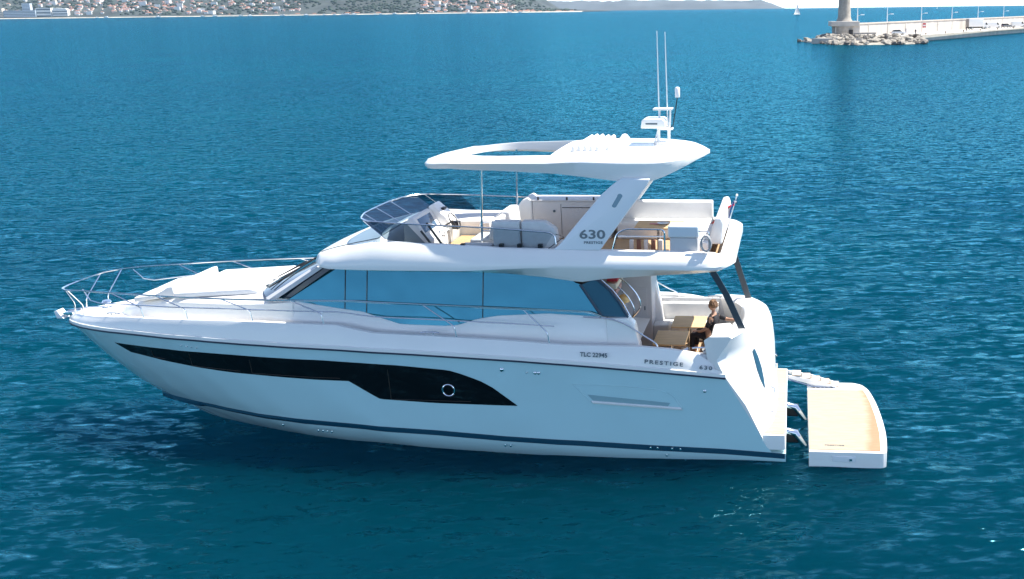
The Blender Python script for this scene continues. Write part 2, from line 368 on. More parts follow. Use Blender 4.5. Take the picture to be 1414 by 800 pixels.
def villa(wm, w=15, d=11, h=7, roof=True, rows=2, cols=4):
    t = empty("villa" if roof else "apartment_block"); MB().box(-w / 2, w / 2, -d / 2, d / 2, -6, h).build("wall", wm, t, smooth=False)
    if roof:
        e = 0.7; x, y = w / 2 + e, d / 2 + e; rz = h + 2.6
        MB().add([(-x, -y, h), (x, -y, h), (x, y, h), (-x, y, h), (-x + d / 2, 0, rz), (x - d / 2, 0, rz)], [(0, 1, 5, 4), (1, 2, 5), (2, 3, 4, 5), (3, 0, 4), (3, 2, 1, 0)]).build("roof", ROOF, t, smooth=False)
    else:
        MB().box(-w / 2 - .3, w / 2 + .3, -d / 2 - .3, d / 2 + .3, h, h + 0.9).build("roof", wm, t, smooth=False)
    return t
def copy_thing(src, loc, rz=0, s=(1, 1, 1), label=None):
    r = src.copy(); COL.objects.link(r); r.location = loc; r.rotation_euler = (0, 0, rz); r.scale = s
    if label: r["label"] = label
    for ch in list(src.children):
        c = ch.copy(); COL.objects.link(c); c.parent = r
        for g in list(ch.children):
            d = g.copy(); COL.objects.link(d); d.parent = c
    return r
def build_town():
    rng = random.Random(5)
    protos = []
    for wm, lb, g, rf in ((HW[0], "white villa with terracotta roof among the trees of the far hillside", "white villas on the far hillside", True),
                          (HW[1], "cream villa with terracotta roof on the far hillside", "cream villas on the far hillside", True),
                          (HW[2], "pink villa with terracotta roof on the far hillside", "pink villas on the far hillside", True)):
        t = villa(wm, roof=rf); tag(t, lb, "house", g); protos.append(t)
    ap = villa(HW[0], 26, 13, 15, False, 4, 6); tag(ap, "pale flat roofed apartment block on the far coast", "apartment block", "apartment blocks on the far coast"); protos.append(ap)
    used = [False] * 4; n = 0; tries = 0
    while n < 292 and tries < 9000:
        tries += 1
        px = rng.choice([rng.uniform(-30, 330), rng.uniform(100, 420), rng.uniform(590, 738), rng.uniform(-20, 740)]); depth = 75 + 1100 * rng.random() ** 1.5
        X = px2w(px, 7000 + depth); Y = shoreY(X) + depth; z = hill_z(X, Y)
        if px > 712: Y = shoreY(X) + 55 + 60 * rng.random(); z = hill_z(X, Y)
        elv = 1450 * (z - 9.43) / Y
        if elv > 28: continue
        c = noise.noise(Vector((px / 26.0, elv / 6.0, 2)))
        if c < -0.12: continue
        if 395 < px < 585 and rng.random() < 0.93: continue
        if 0 < px < 100 and elv < 14: continue
        k = rng.choices([0, 1, 2, 3], [5, 3, 1.6, 1.5])[0]; p = protos[k]
        s = rng.uniform(0.9, 1.7); sc = (s, s, s * rng.uniform(.75, 1.1)); loc = (X, Y, z + 0.5); rz = rng.uniform(-0.5, 0.5)
        if not used[k]: p.location = loc; p.scale = sc; p.rotation_euler = (0, 0, rz); used[k] = True
        else: copy_thing(p, loc, rz, sc)
        n += 1
    # waterfront rows: low buildings right behind the beach
    base = villa(HW[1], 30, 12, 6, True, 2, 7); base.name = "seafront_house"; tag(base, "low cream seafront house with terracotta roof behind the far beach", "house", "low houses behind the far beach")
    first = True; px = 104
    while px < 800:
        X = px2w(px, 7060); Y = shoreY(X) + 66; s = rng.uniform(.7, 1.3)
        if first: base.location = (X, Y, 3.5); base.scale = (s, 1, s); first = False
        else: copy_thing(base, (X, Y, 3.5), rng.uniform(-.15, .15), (s, 1, s * rng.uniform(.7, 1.1)))
        px += rng.uniform(7, 17) if px < 360 or px > 470 else rng.uniform(16, 30)
build_town()
def build_house_mass():
    rng = random.Random(21)
    for wm, cnt, nm in ((HW[0], 420, "white_houses"), (HW[1], 330, "cream_houses"), (HW[2], 200, "pink_houses")):
        m = MB(); rf = MB(); n = 0
        while n < cnt:
            px = rng.choice([rng.uniform(-30, 400), rng.uniform(100, 420), rng.uniform(585, 715)]); depth = 130 + 1200 * rng.random() ** 1.3
            X = px2w(px, 7000 + depth); Y = shoreY(X) + depth; z = hill_z(X, Y); elv = 1450 * (z - 9.43) / Y
            n += 1
            if noise.noise(Vector((px / 20.0, elv / 5.0, 8))) < -.2: continue
            w, d, h = rng.uniform(5, 10), rng.uniform(4, 7), rng.uniform(5, 9); a = rng.uniform(-.5, .5); c_, s_ = math.cos(a), math.sin(a)
            P = [(X + x * c_ - y * s_, Y + x * s_ + y * c_) for x, y in ((-w, -d), (w, -d), (w, d), (-w, d))]
            m.add([(x, y, z - 4) for x, y in P] + [(x, y, z + h) for x, y in P], [(0, 1, 5, 4), (1, 2, 6, 5), (2, 3, 7, 6), (3, 0, 4, 7), (4, 5, 6, 7)])
            q = [((P[0][0] + P[3][0]) / 2, (P[0][1] + P[3][1]) / 2, z + h + 2.2), ((P[1][0] + P[2][0]) / 2, (P[1][1] + P[2][1]) / 2, z + h + 2.2)]
            rf.add([(x, y, z + h + .05) for x, y in P] + q, [(0, 1, 5, 4), (1, 2, 5), (2, 3, 4, 5), (3, 0, 4)])
        o = m.build(nm, wm, smooth=False, merge=False); tag(o, kind="stuff"); rf.build("roofs", ROOF, o, smooth=False, merge=False)
build_house_mass()
def big_building(name, px0, px1, h, d, wm, label, floors, cols, extra=None, Yoff=60, z0=3.0):
    X0, X1 = px2w(px0, 7060), px2w(px1, 7060); Y = shoreY(X0) + Yoff; w = X1 - X0
    t = empty(name, ((X0 + X1) / 2, Y, z0)); tag(t, label, "building")
    MB().box(-w / 2, w / 2, -d / 2, d / 2, -4, h).build("wall", wm, t, smooth=False)
    MB().box(-w / 2 - .6, w / 2 + .6, -d / 2 - .6, d / 2 + .6, h, h + 1.1).build("roof", wm, t, smooth=False)
    for r in range(floors):
        z = h * (r + 0.35) / floors
        MB().box(-w / 2 + 2, w / 2 - 2, -d / 2 - .2, -d / 2 + .1, z, z + h / floors * .42).build("window_band", SHUT, t, smooth=False)
    if extra: extra(t, w, h, d)
    return t
FARG = mat("far_wall_grey", (0.5, 0.55, 0.6), 0.8)
big_building("seafront_block", -14, 15, 62, 30, HW[1], "cream seafront block at the far left end of the far shore", 6, 12)
big_building("long_hotel", 16, 60, 48, 30, FARG, "long pale grey building on the far shore below the tower block", 5, 20)
big_building("tower_block", 36, 47, 92, 26, FARG, "grey tower block rising behind the long building on the far shore", 11, 6, Yoff=110)
big_building("white_hall", 60, 80, 62, 36, HW[0], "tall white building right of the grey tower on the far shore", 3, 9, Yoff=70)
def slant(t, w, h, d):
    MB().prism([(-w / 2, h + 1.1), (w / 2, h + 1.1), (w / 2 - 8, h + 11), (-w / 2 + 14, h + 16)], -d / 2, d / 2).build("sloping_roof", HW[0], t, smooth=False)
big_building("white_annex", 81, 102, 46, 30, HW[0], "white building with sloping roof ending the row on the far shore", 3, 7, extra=slant, Yoff=70)
# white boats moored off the far beach
def far_boat():
    t = MB().prism([(-7, 1.8), (8.5, 2.4), (6, 0), (-7, 0)], -1.8, 1.8, 0.2).build("moored_boat", GEL)
    MB().prism([(-4, 1.9), (3.5, 2.2), (1.5, 4.2), (-3.5, 4.2)], -1.4, 1.4, 0.2).build("cabin", GEL, t)
    tag(t, "small white motor boat moored off the far beach", "boat", "boats moored off the far beach"); return t
rb = random.Random(3); fb = far_boat(); fb.location = (px2w(284, 6900), 6900, 0); fb.scale = (1.6, 1.6, 1.6)
for k in range(26):
    px = rb.choice([rb.uniform(274, 420), rb.uniform(420, 600), rb.uniform(100, 740)]); Y = rb.uniform(6850, 6960); s = rb.uniform(1.0, 2.2)
    copy_thing(fb, (px2w(px, Y), Y, 0), rb.uniform(-.6, .6) + (math.pi if rb.random() < .5 else 0), (s, s, s))
# ------------------------------------------------------------------ sailing boats
def sail_boat(name, loc, H, rz, label, tall_jib=True):
    t = empty(name, loc, rz); tag(t, label, "sailing boat"); L = H * 0.72
    rows = []
    for i in range(11):
        u = i / 10; x = -L / 2 + L * u; w = L * 0.13 * (math.sin(math.pi * min(1, 0.35 + 0.65 * u)) ** .8 if u < 1 else 0.01); zt = 0.055 * L + 0.03 * L * u
        rows.append([(x, -w, zt), (x, -w * .75, 0.0), (x, 0, -0.3), (x, w * .75, 0.0), (x, w, zt), (x, 0, zt + .04 * L * (1 - u))])
    MB().loft(rows, close=True, cap=True).build("hull", GEL, t)
    MB().tube([(L * .06, 0, 0.08 * L), (L * .06, 0, H)], [0.012 * H, 0.006 * H], 6).build("mast", STRAPW, t)
    def sail(nm, A, B, C, belly):
        r = []
        for i in range(9):
            v = i / 8; a = Vector(A).lerp(Vector(C), v); b = Vector(B).lerp(Vector(C), v)
            r.append([tuple(a.lerp(b, k / 6) + Vector((0, belly * math.sin(math.pi * k / 6) * (1 - v), 0))) for k in range(7)])
        MB().loft(r).build(nm, WFAB, t, merge=False, solid=0.03)
    sail("main_sail", (L * .04, 0, 0.12 * L), (-L * .46, 0, 0.12 * L), (L * .05, 0, H * .985), 0.05 * L)
    sail("jib", (L * .5, 0, 0.09 * L), (L * .1, 0.05 * L, 0.1 * L), (L * .08, 0, H * .92), 0.06 * L)
    MB().tube([(L * .06, 0, 0.11 * L), (-L * .46, 0, 0.11 * L)], 0.008 * H, 6).build("boom", STRAPW, t)
sail_boat("sailing_boat", (px2w(1105.5, 1500), 1500, 0), 15.5, R(35), "white sailing boat under full sail left of the lighthouse")
sail_boat("sailing_boat", (px2w(1299, 3600), 3600, 0), 13.5, R(70), "tiny distant sailing boat on the horizon beyond the pier")

# ------------------------------------------------------------------ breakwater with lighthouse
CONC = mat("pale_concrete", (0.50, 0.46, 0.41), 0.85, var=0.14, vscale=0.35, bump=0.3, bscale=2)
STONE = mat("tower_stone", (0.36, 0.32, 0.27), 0.85, var=0.22, vscale=0.9, bump=0.5, bscale=3)
ROCKM = mat("breakwater_rock", (0.31, 0.28, 0.235), 0.9, var=0.35, vscale=0.5, bump=0.6, bscale=2)
ROCKD = mat("wet_rock", (0.16, 0.14, 0.12), 0.7, var=0.3, vscale=0.5, bump=0.6, bscale=2)
D = Vector((0.545, 0.839, 0)).normalized(); N = Vector((0.839, -0.545, 0)).normalized()   # along the pier, towards the road side
W0 = Vector((46.0, 305.0, 0))
def wp(t, s, z=0.0): p = W0 + D * t + N * s; return (p.x, p.y, z)
def pier_strip(m, t0, t1, s0, s1, z0, z1, seg=1, jit=0):
    a = [wp(t0, s0, z0), wp(t1, s0, z0), wp(t1, s1, z0), wp(t0, s1, z0)]; b = [(p[0], p[1], z1) for p in a]
    return m.add(a + b, [(0, 1, 2, 3), (4, 5, 6, 7), (0, 1, 5, 4), (1, 2, 6, 5), (2, 3, 7, 6), (3, 0, 4, 7)])
m = MB(); deck = [wp(-16, -6), wp(-14, 8), wp(-6, 15), wp(8, 15.5), wp(330, 16.5), wp(330, -1.5), wp(-4, -1.5)]
n_ = len(deck); m.add([(p[0], p[1], -3) for p in deck] + [(p[0], p[1], 1.3) for p in deck], [tuple(range(n_)), tuple(range(n_, 2 * n_))] + [(i, (i + 1) % n_, n_ + (i + 1) % n_, n_ + i) for i in range(n_)])
quay = m.build("quay", CONC, smooth=False); tag(quay, kind="structure")
m = MB(); pier_strip(m, 6, 330, 15.9, 16.75, 1.2, 1.62); tag(m.build("quay_kerb", mat("kerb_stone", (0.48, 0.42, 0.34), 0.85, var=0.15, vscale=0.4), smooth=False), kind="structure")
t = empty("breakwater_wall", wp(0, 0, 1.3)); tag(t, "long pale concrete wall running along the pier behind the road", "wall")
def local(parent, mb): mb.v = [(x - parent.location.x, y - parent.location.y, z - parent.location.z) for x, y, z in mb.v]; return mb
m = MB(); pier_strip(m, 1, 330, -1.4, 0, 1.25, 4.7); local(t, m).build("wall", CONC, t, smooth=False)
m = MB(); pier_strip(m, 1, 330, -1.7, 0.18, 4.7, 5.0); local(t, m).build("coping", mat("coping_stone", (0.52, 0.44, 0.37), 0.8, var=0.1, vscale=0.5), t, smooth=False)
m = MB()
for k in range(22): pier_strip(m, 8 + 14 * k, 8.35 + 14 * k, -0.3, 0.12, 1.3, 4.55)
local(t, m).build("joint_ribs", CONC, t, smooth=False)
# lighthouse
LH = Vector((42.6, 306.0, 0)); t = empty("lighthouse", (LH.x, LH.y, 1.3)); tag(t, "round stone lighthouse tower standing on the end of the breakwater", "lighthouse")
MB().lathe([(3.25, -1.5), (3.25, 2.7), (3.4, 2.75), (3.4, 2.95)], (-.2, -.4, 0), 28).build("drum_base", STONE, t, ang=30)
MB().box(-4.0, 3.9, -3.2, 4.2, 2.95, 4.25, 0.08).box(-2.8, 4.1, -2.6, 4.0, -1, 3.0, 0.05).build("plinth", CONC, t)
MB().lathe([(2.35, 4.25), (1.95, 4.9), (1.82, 5.6), (1.5, 14.5), (1.4, 19.5), (1.75, 20.1), (1.75, 20.5)], (0, 0, 0), 32).build("tower", STONE, t, ang=40)
m = MB().lathe([(2.1, 20.5), (2.1, 20.75)], n=32)
for k in range(16):
    a = 2 * math.pi * k / 16; m.tube([(2 * math.cos(a), 2 * math.sin(a), 20.75), (2 * math.cos(a), 2 * math.sin(a), 21.8)], .03, 5)
m.tube([(2 * math.cos(a / 16 * math.pi), 2 * math.sin(a / 16 * math.pi), 21.8) for a in range(33)], .04, 5).build("gallery", STRAPW, t)
MB().lathe([(1.05, 20.75), (1.05, 22.9), (1.25, 22.95), (0.1, 24.0)], n=20).build("lantern", RED, t)
MB().box(0.9, 2.0, -3.75, -3.55, 0.3, 2.0).build("window", BLACKP, t)
# boulders
def boulder_mesh(seed, dark=False):
    rg = random.Random(seed); bm = bmesh.new(); bmesh.ops.create_icosphere(bm, subdivisions=1, radius=1)
    for v in bm.verts: v.co *= rg.uniform(.72, 1.2)
    me = bpy.data.meshes.new("boulder"); bm.to_mesh(me); bm.free(); me.materials.append(ROCKD if dark else ROCKM); return me
bms = [boulder_mesh(i, i % 4 == 3) for i in range(8)]; rg = random.Random(8)
def boulder(x, y, z, s, k=None):
    o = bpy.data.objects.new("boulder", bms[rg.randrange(8) if k is None else k]); COL.objects.link(o); o.location = (x, y, z)
    o.scale = (s * rg.uniform(.9, 1.5), s * rg.uniform(.8, 1.2), s * rg.uniform(.55, .9)); o.rotation_euler = (rg.uniform(-.4, .4), rg.uniform(-.4, .4), rg.uniform(0, 6))
    tag(o, "rough pale boulder in the rock armour round the foot of the lighthouse", "boulder", "boulders round the breakwater head")
cnt = 0
shore = [(30.5, 316), (33.5, 300), (36.5, 284), (42, 278.5), (50, 278.5), (57, 280.5), (61.5, 283.5)]
inner = [(38.5, 309), (38.5, 303), (40.5, 299.5), (45, 297), (50, 294), (56, 296), (63, 300)]
for i in range(230):
    u = rg.random() * 5.999; k = int(u); f = u - k; a = Vector(shore[k]).lerp(Vector(shore[k + 1]), f); b = Vector(inner[k]).lerp(Vector(inner[k + 1]), f)
    v = rg.random() ** .8; p = a.lerp(b, v)
    boulder(p.x, p.y, -0.15 + 1.75 * min(1, v * 1.25) + rg.uniform(-.1, .15), rg.uniform(.55, 1.15), k=(3 if v < .12 and rg.random() < .7 else None))
m = MB(); aa = shore; bb = inner   # rubble core under the boulders
m.loft([[(x, y, -1.0) for x, y in shore], [(x + (x2 - x) * .15, y + (y2 - y) * .15, 0.2) for (x, y), (x2, y2) in zip(shore, inner)], [(x2, y2, 1.25) for x2, y2 in inner]])
tag(m.build("rubble", ROCKM), kind="stuff")
# lamp posts along the wall
def lamp_post():
    t = empty("street_lamp"); MB().tube([(0, 0, 0), (0, 0, 2.0)], .14, 8).tube([(0, 0, 2.0), (0, 0, 4.7)], [.12, .08], 8).build("pole", STRAPW, t)
    MB().tube([(0, 0, 1.9), tuple(N * 0.9 + Vector((0, 0, 2.25))), tuple(N * 1.35 + Vector((0, 0, 2.3)))], .035, 6).build("arm", STRAPW, t)
    e = N * 1.55; MB().box(e.x - .5, e.x + .5, e.y - .2, e.y + .2, 2.18, 2.38, 0.06).build("lamp_head", STRAPW, t); return t
lp = lamp_post(); labs = ["white lamp post on the pier wall directly right of the lighthouse", "second white lamp post from the lighthouse, above the dark car", "third white lamp post from the lighthouse, above the red sign",
        "fourth white lamp post, left of the white truck on the pier", "fifth white lamp post, above the white truck on the pier", "rightmost white lamp post on the pier wall"]
for i, tt in enumerate((0, 23.3, 51.1, 79.5, 107.1, 137.5)):
    p = wp(tt if i else 2.0, -0.7, 5.0)
    if i == 0: lp.location = p; tag(lp, labs[0], "lamp post", "lamp posts on the pier wall")
    else: copy_thing(lp, p, label=labs[i])
# vehicles and small things on the quay
def wheel(parent, x, y, r, w=0.2, side=1):
    o = MB().lathe([(r * .55, -w / 2), (r, -w / 2 + .02), (r, w / 2 - .02), (r * .55, w / 2)], (x, y, r), 18, axis='y').build("wheel", RUBBER, parent)
    MB().lathe([(r * .56, -w / 2 - .01), (r * .56, w / 2 + .01)], (x, y, r), 14, axis='y').build("rim", CHROME, o)
def car(loc, rz, paint, label):
    t = empty("parked_car", loc, rz); tag(t, label, "car")
    MB().prism([(-2.1, .35), (-2.15, .8), (-1.9, .98), (1.0, .98), (2.0, .82), (2.15, .6), (2.1, .35)], -.86, .86, .07).build("body", paint, t)
    c = MB().prism([(-1.7, .98), (-1.35, 1.42), (.35, 1.45), (1.1, .98)], -.76, .76, .08).build("windows", BLACKG, t)
    MB().prism([(-1.4, 1.40), (-1.3, 1.47), (.3, 1.5), (.45, 1.41)], -.70, .70, .03).build("roof", paint, t)
    for sx in (-1.3, 1.35):
        for sy in (-.78, .78): wheel(t, sx, sy, .33)
    for sy in (-.6, .6):
        MB().box(2.08, 2.17, sy - .16, sy + .16, .62, .76, .02).build("headlight", STRAPW, t); MB().box(-2.19, -2.1, sy - .14, sy + .14, .68, .84, .02).build("tail_light", RED, t)
def van(loc, rz, label):
    t = empty("parked_van", loc, rz); tag(t, label, "van")
    MB().prism([(-2.6, .4), (-2.65, 2.1), (-2.4, 2.25), (1.1, 2.25), (1.9, 1.35), (2.6, 1.05), (2.65, .4)], -.98, .98, .09).build("body", GEL, t)
    MB().prism([(1.18, 2.1), (1.88, 1.38), (1.86, 1.30), (1.0, 1.35), (1.0, 2.1)], -1.0, 1.0, .02).build("windscreen", BLACKG, t)
    for sx in (-1.7, 1.75):
        for sy in (-.9, .9): wheel(t, sx, sy, .36)
def truck(loc, rz, label):
    t = empty("box_truck", loc, rz); tag(t, label, "truck")
    MB().box(-3.9, 1.5, -1.2, 1.2, .95, 3.7, .05).build("cargo_box", GEL, t); MB().box(-3.95, -3.88, -1.15, 1.15, 1.0, 3.6, .01).build("rear_door", mat("grey_shutter", (.3, .28, .27), .6, var=.1), t)
    MB().prism([(1.6, .5), (1.6, 2.5), (2.6, 2.5), (3.3, 1.6), (3.4, .5)], -1.05, 1.05, .08).build("cab", GEL, t)
    MB().prism([(2.62, 2.38), (3.26, 1.62), (3.2, 1.55), (2.4, 1.6), (2.4, 2.38)], -1.07, 1.07, .02).build("windscreen", BLACKG, t)
    MB().box(-3.9, 3.0, -.5, .5, .5, .95).build("chassis", BLACKP, t)
    for sx in (-2.6, 2.4):
        for sy in (-1.0, 1.0): wheel(t, sx, sy, .45, .28)
YAW = math.atan2(D.y, D.x)
def onq(px_t, s): return wp(px_t, s, 1.31)
CARD = mat("dark_car_paint", (.05, .055, .07), .25, coat=.5); CARS = mat("silver_car_paint", (.55, .56, .57), .3, metal=.4, coat=.5)
car((60.3, 318.7, 1.31), R(4), CARS, "silver car with dark windows parked on the pier right of the lighthouse")
truck((99.5, 378.5, 1.31), R(12), "white box truck with grey rear door parked on the pier")
van((108.8, 392.5, 1.31), R(6), "white van parked on the pier right of the box truck")
car((116.3, 402.5, 1.31), R(20), CARD, "black car parked between two white vans on the pier")
van((121.5, 405.0, 1.31), R(6), "white van at the right edge of the photo on the pier")
t = empty("low_shelter", (46.9, 296.0, 1.3)); tag(t, "low grey stone shelter beside the lighthouse base", "shelter")
MB().box(-3.0, 3.0, -.8, .8, 0, .55, .05).build("base", mat("weathered_grey", (.2, .19, .18), .8, var=.2), t); MB().box(-2.9, 3.0, -.9, 1.0, .95, 1.35, .04).build("roof", mat("shelter_roof", (.3, .28, .26), .8), t)
m = MB()
for x in (-2.7, -.9, .9, 2.7): m.box(x - .12, x + .12, -.5, .5, .5, 1.0)
m.build("pillars", STONE, t)
t = empty("notice_sign", wp(49, 1.2, 1.3)); tag(t, "small red and white notice sign standing at the pier wall", "sign")
MB().tube([(0, 0, 0), (0, 0, 2.0)], .06, 6).build("post", STRAPW, t); MB().box(-.5, .5, -.04, .04, 1.5, 2.9, .01).build("panel", RED, t); MB().box(-.38, .38, -.06, -.045, 1.95, 2.4).build("stripe", STRAPW, t)
def bollard(loc, lab):
    o = MB().lathe([(.2, 0), (.16, .15), (.14, .55), (.26, .62), (.26, .75), (.1, .82)], n=14).build("bollard", mat("rusty_iron", (.12, .07, .05), .7, var=.3)); o.location = loc
    tag(o, lab, "bollard", "mooring bollards on the quay edge"); return o
b0 = bollard(wp(14, 15.2, 1.3), "rusty mooring bollard on the quay edge")
for tt in (30, 46, 62, 80, 98, 118, 138): copy_thing(b0, wp(tt, 15.2, 1.3))
def walker(loc, rz, top, legs, label):
    t = grow_person([((0, 0, .95), .13), ((0, 0, 1.15), .13), ((0, 0, 1.40), .15), ((0, 0, 1.52), .06), ((0, 0, 1.66), .10), ((0, .19, 1.42), .06), ((.02, .25, 1.15), .045), ((.08, .25, .92), .035), ((0, -.19, 1.42), .06), ((-.02, -.25, 1.15), .045), ((.06, -.25, .92), .035),
                     ((.05, .1, .9), .1), ((.18, .1, .5), .07), ((.1, .1, .05), .05), ((-.02, -.1, .9), .1), ((-.05, -.1, .5), .07), ((-.22, -.1, .08), .05)],
                    [(0, 1), (1, 2), (2, 3), (3, 4), (2, 5), (5, 6), (6, 7), (2, 8), (8, 9), (9, 10), (0, 11), (11, 12), (12, 13), (0, 14), (14, 15), (15, 16)], top)
    t.location = loc; t.rotation_euler = (0, 0, rz); tag(t, label, "person"); return t
def grow_person(verts, edges, m, name="person", sub=1):
    me = bpy.data.meshes.new(name); me.from_pydata([v[0] for v in verts], edges, []); o = bpy.data.objects.new(name + "_grow", me); COL.objects.link(o)
    sk = o.modifiers.new("skin", 'SKIN'); sk.use_smooth_shade = True
    for i, v in enumerate(verts): me.skin_vertices[0].data[i].radius = (v[1], v[1])
    me.skin_vertices[0].data[0].use_root = True
    ss = o.modifiers.new("sub", 'SUBSURF'); ss.levels = sub; ss.render_levels = sub
    dg = bpy.context.evaluated_depsgraph_get(); me2 = bpy.data.meshes.new_from_object(o.evaluated_get(dg)); bpy.data.objects.remove(o)
    me2.materials.clear(); me2.materials.append(m); me2.polygons.foreach_set("use_smooth", [True] * len(me2.polygons)); p = bpy.data.objects.new(name, me2); COL.objects.link(p); return p
DCL = mat("dark_clothes", (.03, .03, .05), .8)
walker(wp(18, 10.5, 1.3), R(60), DCL, DCL, "person in dark clothes walking left of the silver car on the pier")
walker(wp(58, 12, 1.3), R(240), DCL, DCL, "person in dark clothes walking on the pier right of the red sign")
walker(wp(33, 1.5, 1.3), R(10), mat("blue_clothes", (.08, .12, .25), .8), DCL, "person in blue clothes standing against the pier wall")

# ------------------------------------------------------------------ the yacht; local x forward from the stern platform, y to port, z up from the water
ALPHA = 0.094
YACHT = empty("motor_yacht", (2.106, 23.363, 0), math.pi - ALPHA)
tag(YACHT, "large white flybridge motor yacht with grey blue hull sides floating in the foreground", "yacht")
RUBY = table([(-1, 2.3), (1.33, 2.32), (5, 2.42), (9, 2.41), (11, 2.30), (12, 2.2), (13, 2.05), (14, 1.82), (15, 1.5), (16, 1.12), (16.6, .84), (17, .62), (17.4, .34), (17.6, .16), (17.72, 0), (19, 0)])
CHY = table([(-1, 2.2), (0, 2.22), (5, 2.34), (9, 2.26), (11, 1.98), (12, 1.74), (13, 1.38), (14, .95), (14.8, .55), (15.3, .25), (15.6, 0), (18, 0)])
RUBZ = table([(0, 1.70), (1.33, 1.81), (2.9, 1.94), (4.4, 2.06), (5.7, 2.14), (7, 2.20), (8.3, 2.26), (9.9, 2.31), (11.7, 2.34), (13.2, 2.35), (15, 2.30), (16, 2.24), (17, 2.18), (17.7, 2.13)])
STZ = table([(0, .05), (1.34, .14), (2.9, .20), (4.5, .28), (6.2, .34), (7.8, .43), (9.5, .49), (11.4, .50), (13.5, .49), (15.5, .42), (18, .42)])
TOPZ = table([(1.2, 1.80), (1.42, 2.02), (1.65, 2.2), (1.95, 2.33), (2.8, 2.45), (4.6, 2.47), (5.7, 2.54), (7.56, 2.63), (9.1, 2.68), (9.4, 2.74), (9.75, 2.83), (11.7, 2.84), (12.8, 2.82), (15.4, 2.64), (16.5, 2.5), (17.2, 2.43), (17.7, 2.38)])
STEMX = lambda t: float(np.interp(t, [0, .16, .48, .76, 1], [15.75, 16.2, 16.88, 17.36, 17.72]))
AFTX = lambda t: float(np.interp(t, [0, .07, .25, .6, 1], [.30, .42, .58, .88, 1.33]))
def HBt(x, t):
    d = STEMX(t) - x; tt = t ** 1.12
    if d <= 0: return 0.0
    return (1 - tt) * CHY(15.6 - d) + tt * RUBY(17.72 - d)
def HB(x, z):
    t = (z - STZ(x)) / (RUBZ(x) - STZ(x)); return HBt(x, max(0, min(1, t)))
def hull_rows(side):
    rows = []; U = [1 - (1 - i / 70) ** 1.7 for i in range(71)]
    # keel, bilge, boot
    for (dz, fy, xs, xa, zk) in ((None, 0, 13.2, 0, -.95), (None, .5, 13.6, 0, -.80), (-.47, .93, 14.85, 0, None), (-.13, 1.0, 15.55, 0, None)):
        r = []
        for u in U:
            x = xa + u * (xs - xa); d = xs - x; y = fy * CHY(15.6 - d); z = zk if zk else STZ(x) + dz
            r.append((x, side * y, z))
        rows.append(r)
    r = []
    for u in U: x = 0.0 + u * 15.75; r.append((x, side * (CHY(15.6 - (15.75 - x))), STZ(x)))
    rows.append(r)
    for k in range(13):
        t = k / 12; xa, xs = AFTX(t), STEMX(t); r = []
        for u in U:
            x = xa + u * (xs - xa); r.append((x, side * HBt(x, t), STZ(x) + t * (RUBZ(x) - STZ(x))))
        rows.append(r)
    return rows
m = MB()
for s in (1, -1): m.loft(hull_rows(s))
rp = hull_rows(1); rs = hull_rows(-1)
m.loft([[r[0] for r in rp], [r[0] for r in rs]])
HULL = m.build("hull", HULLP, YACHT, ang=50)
def hull_strip(xs, zt, zb, off=0.006, rows=3, side=1):
    m = MB(); R_ = []
    for x in xs:
        a, b = zt(x), zb(x); R_.append([(x, side * (HB(x, a + (b - a) * k / rows) + off), a + (b - a) * k / rows) for k in range(rows + 1)])
    return m.loft(R_)
# navy stripe along the chine
for s in (1, -1):
    m = MB(); R_ = []
    for i in range(90):
        x = 0.02 + 15.4 * (1 - (1 - i / 89) ** 1.3); y = CHY(15.6 - (15.75 - x)) + .008; R_.append([(x, s * y, STZ(x) + .005), (x, s * (y + .006), STZ(x) - .055), (x, s * (CHY(x + .02) + .012 if x < 14 else y), STZ(x) - .115)])
    m.loft(R_).build("boot_stripe", NAVY, HULL)
# lower bright band under the stripe
m = MB()
# rub rail
def plan(fn, x0, off=0.0, n=60):
    """port stern -> bow -> starboard stern, with plan normals"""
    xs = [x0 + (17.72 - x0) * (1 - (1 - i / n) ** 2.2) for i in range(n + 1)]
    P = [Vector((x, fn(x), 0)) for x in xs]; P += [Vector((p.x, -p.y, 0)) for p in P[::-1][1:]]; Nn = []
    for i in range(len(P)):
        tt = (P[min(i + 1, len(P) - 1)] - P[max(i - 1, 0)]).normalized(); Nn.append(Vector((tt.y, -tt.x, 0)) * -1)
    return [(p.x, p.y, q.x, q.y) for p, q in zip(P, Nn)]
PL = plan(RUBY, 1.30)
def sweep(prof, PLN=PL, close=True):
    return [[(x + nx * o, y + ny * o, z) for (o, z) in prof(x)] for (x, y, nx, ny) in PLN]
MB().loft(sweep(lambda x: [(.012, RUBZ(x) - .035), (.042, RUBZ(x) - .02), (.042, RUBZ(x) + .012), (.01, RUBZ(x) + .02)]), close=True, cap=True).build("rub_rail", NAVYRUB, HULL)
def bul(x):
    z, t = RUBZ(x), TOPZ(x); h = t - z
    return [(-.02, z - .01), (.03, z + .015), (.03, z + .085), (.0, z + .10), (-.035, z + .10 + (h - .10) * .5), (-.075, t - .05), (-.10, t), (-.19, t + .004), (-.22, t - .03), (-.24, z + .12), (-.1, z)]
MB().loft(sweep(bul), close=True, cap=True).build("bulwark", GEL, YACHT, ang=32)
# deck
DZ = lambda x: max(TOPZ(x) - (.34 if x < 14 else .34 - .28 * min(1, (x - 14) / 2.2)), RUBZ(x) + .14 if x < 17 else 0)
m = MB(); R_ = []
for i in range(60):
    x = 3.35 + 14.2 * i / 59; w = max(.02, RUBY(x) - .16); R_.append([(x, w * k / 8, DZ(x) + .02 * (1 - (k / 8) ** 2)) for k in range(-8, 9)])
m.loft(R_).build("side_deck", DECKW, YACHT)
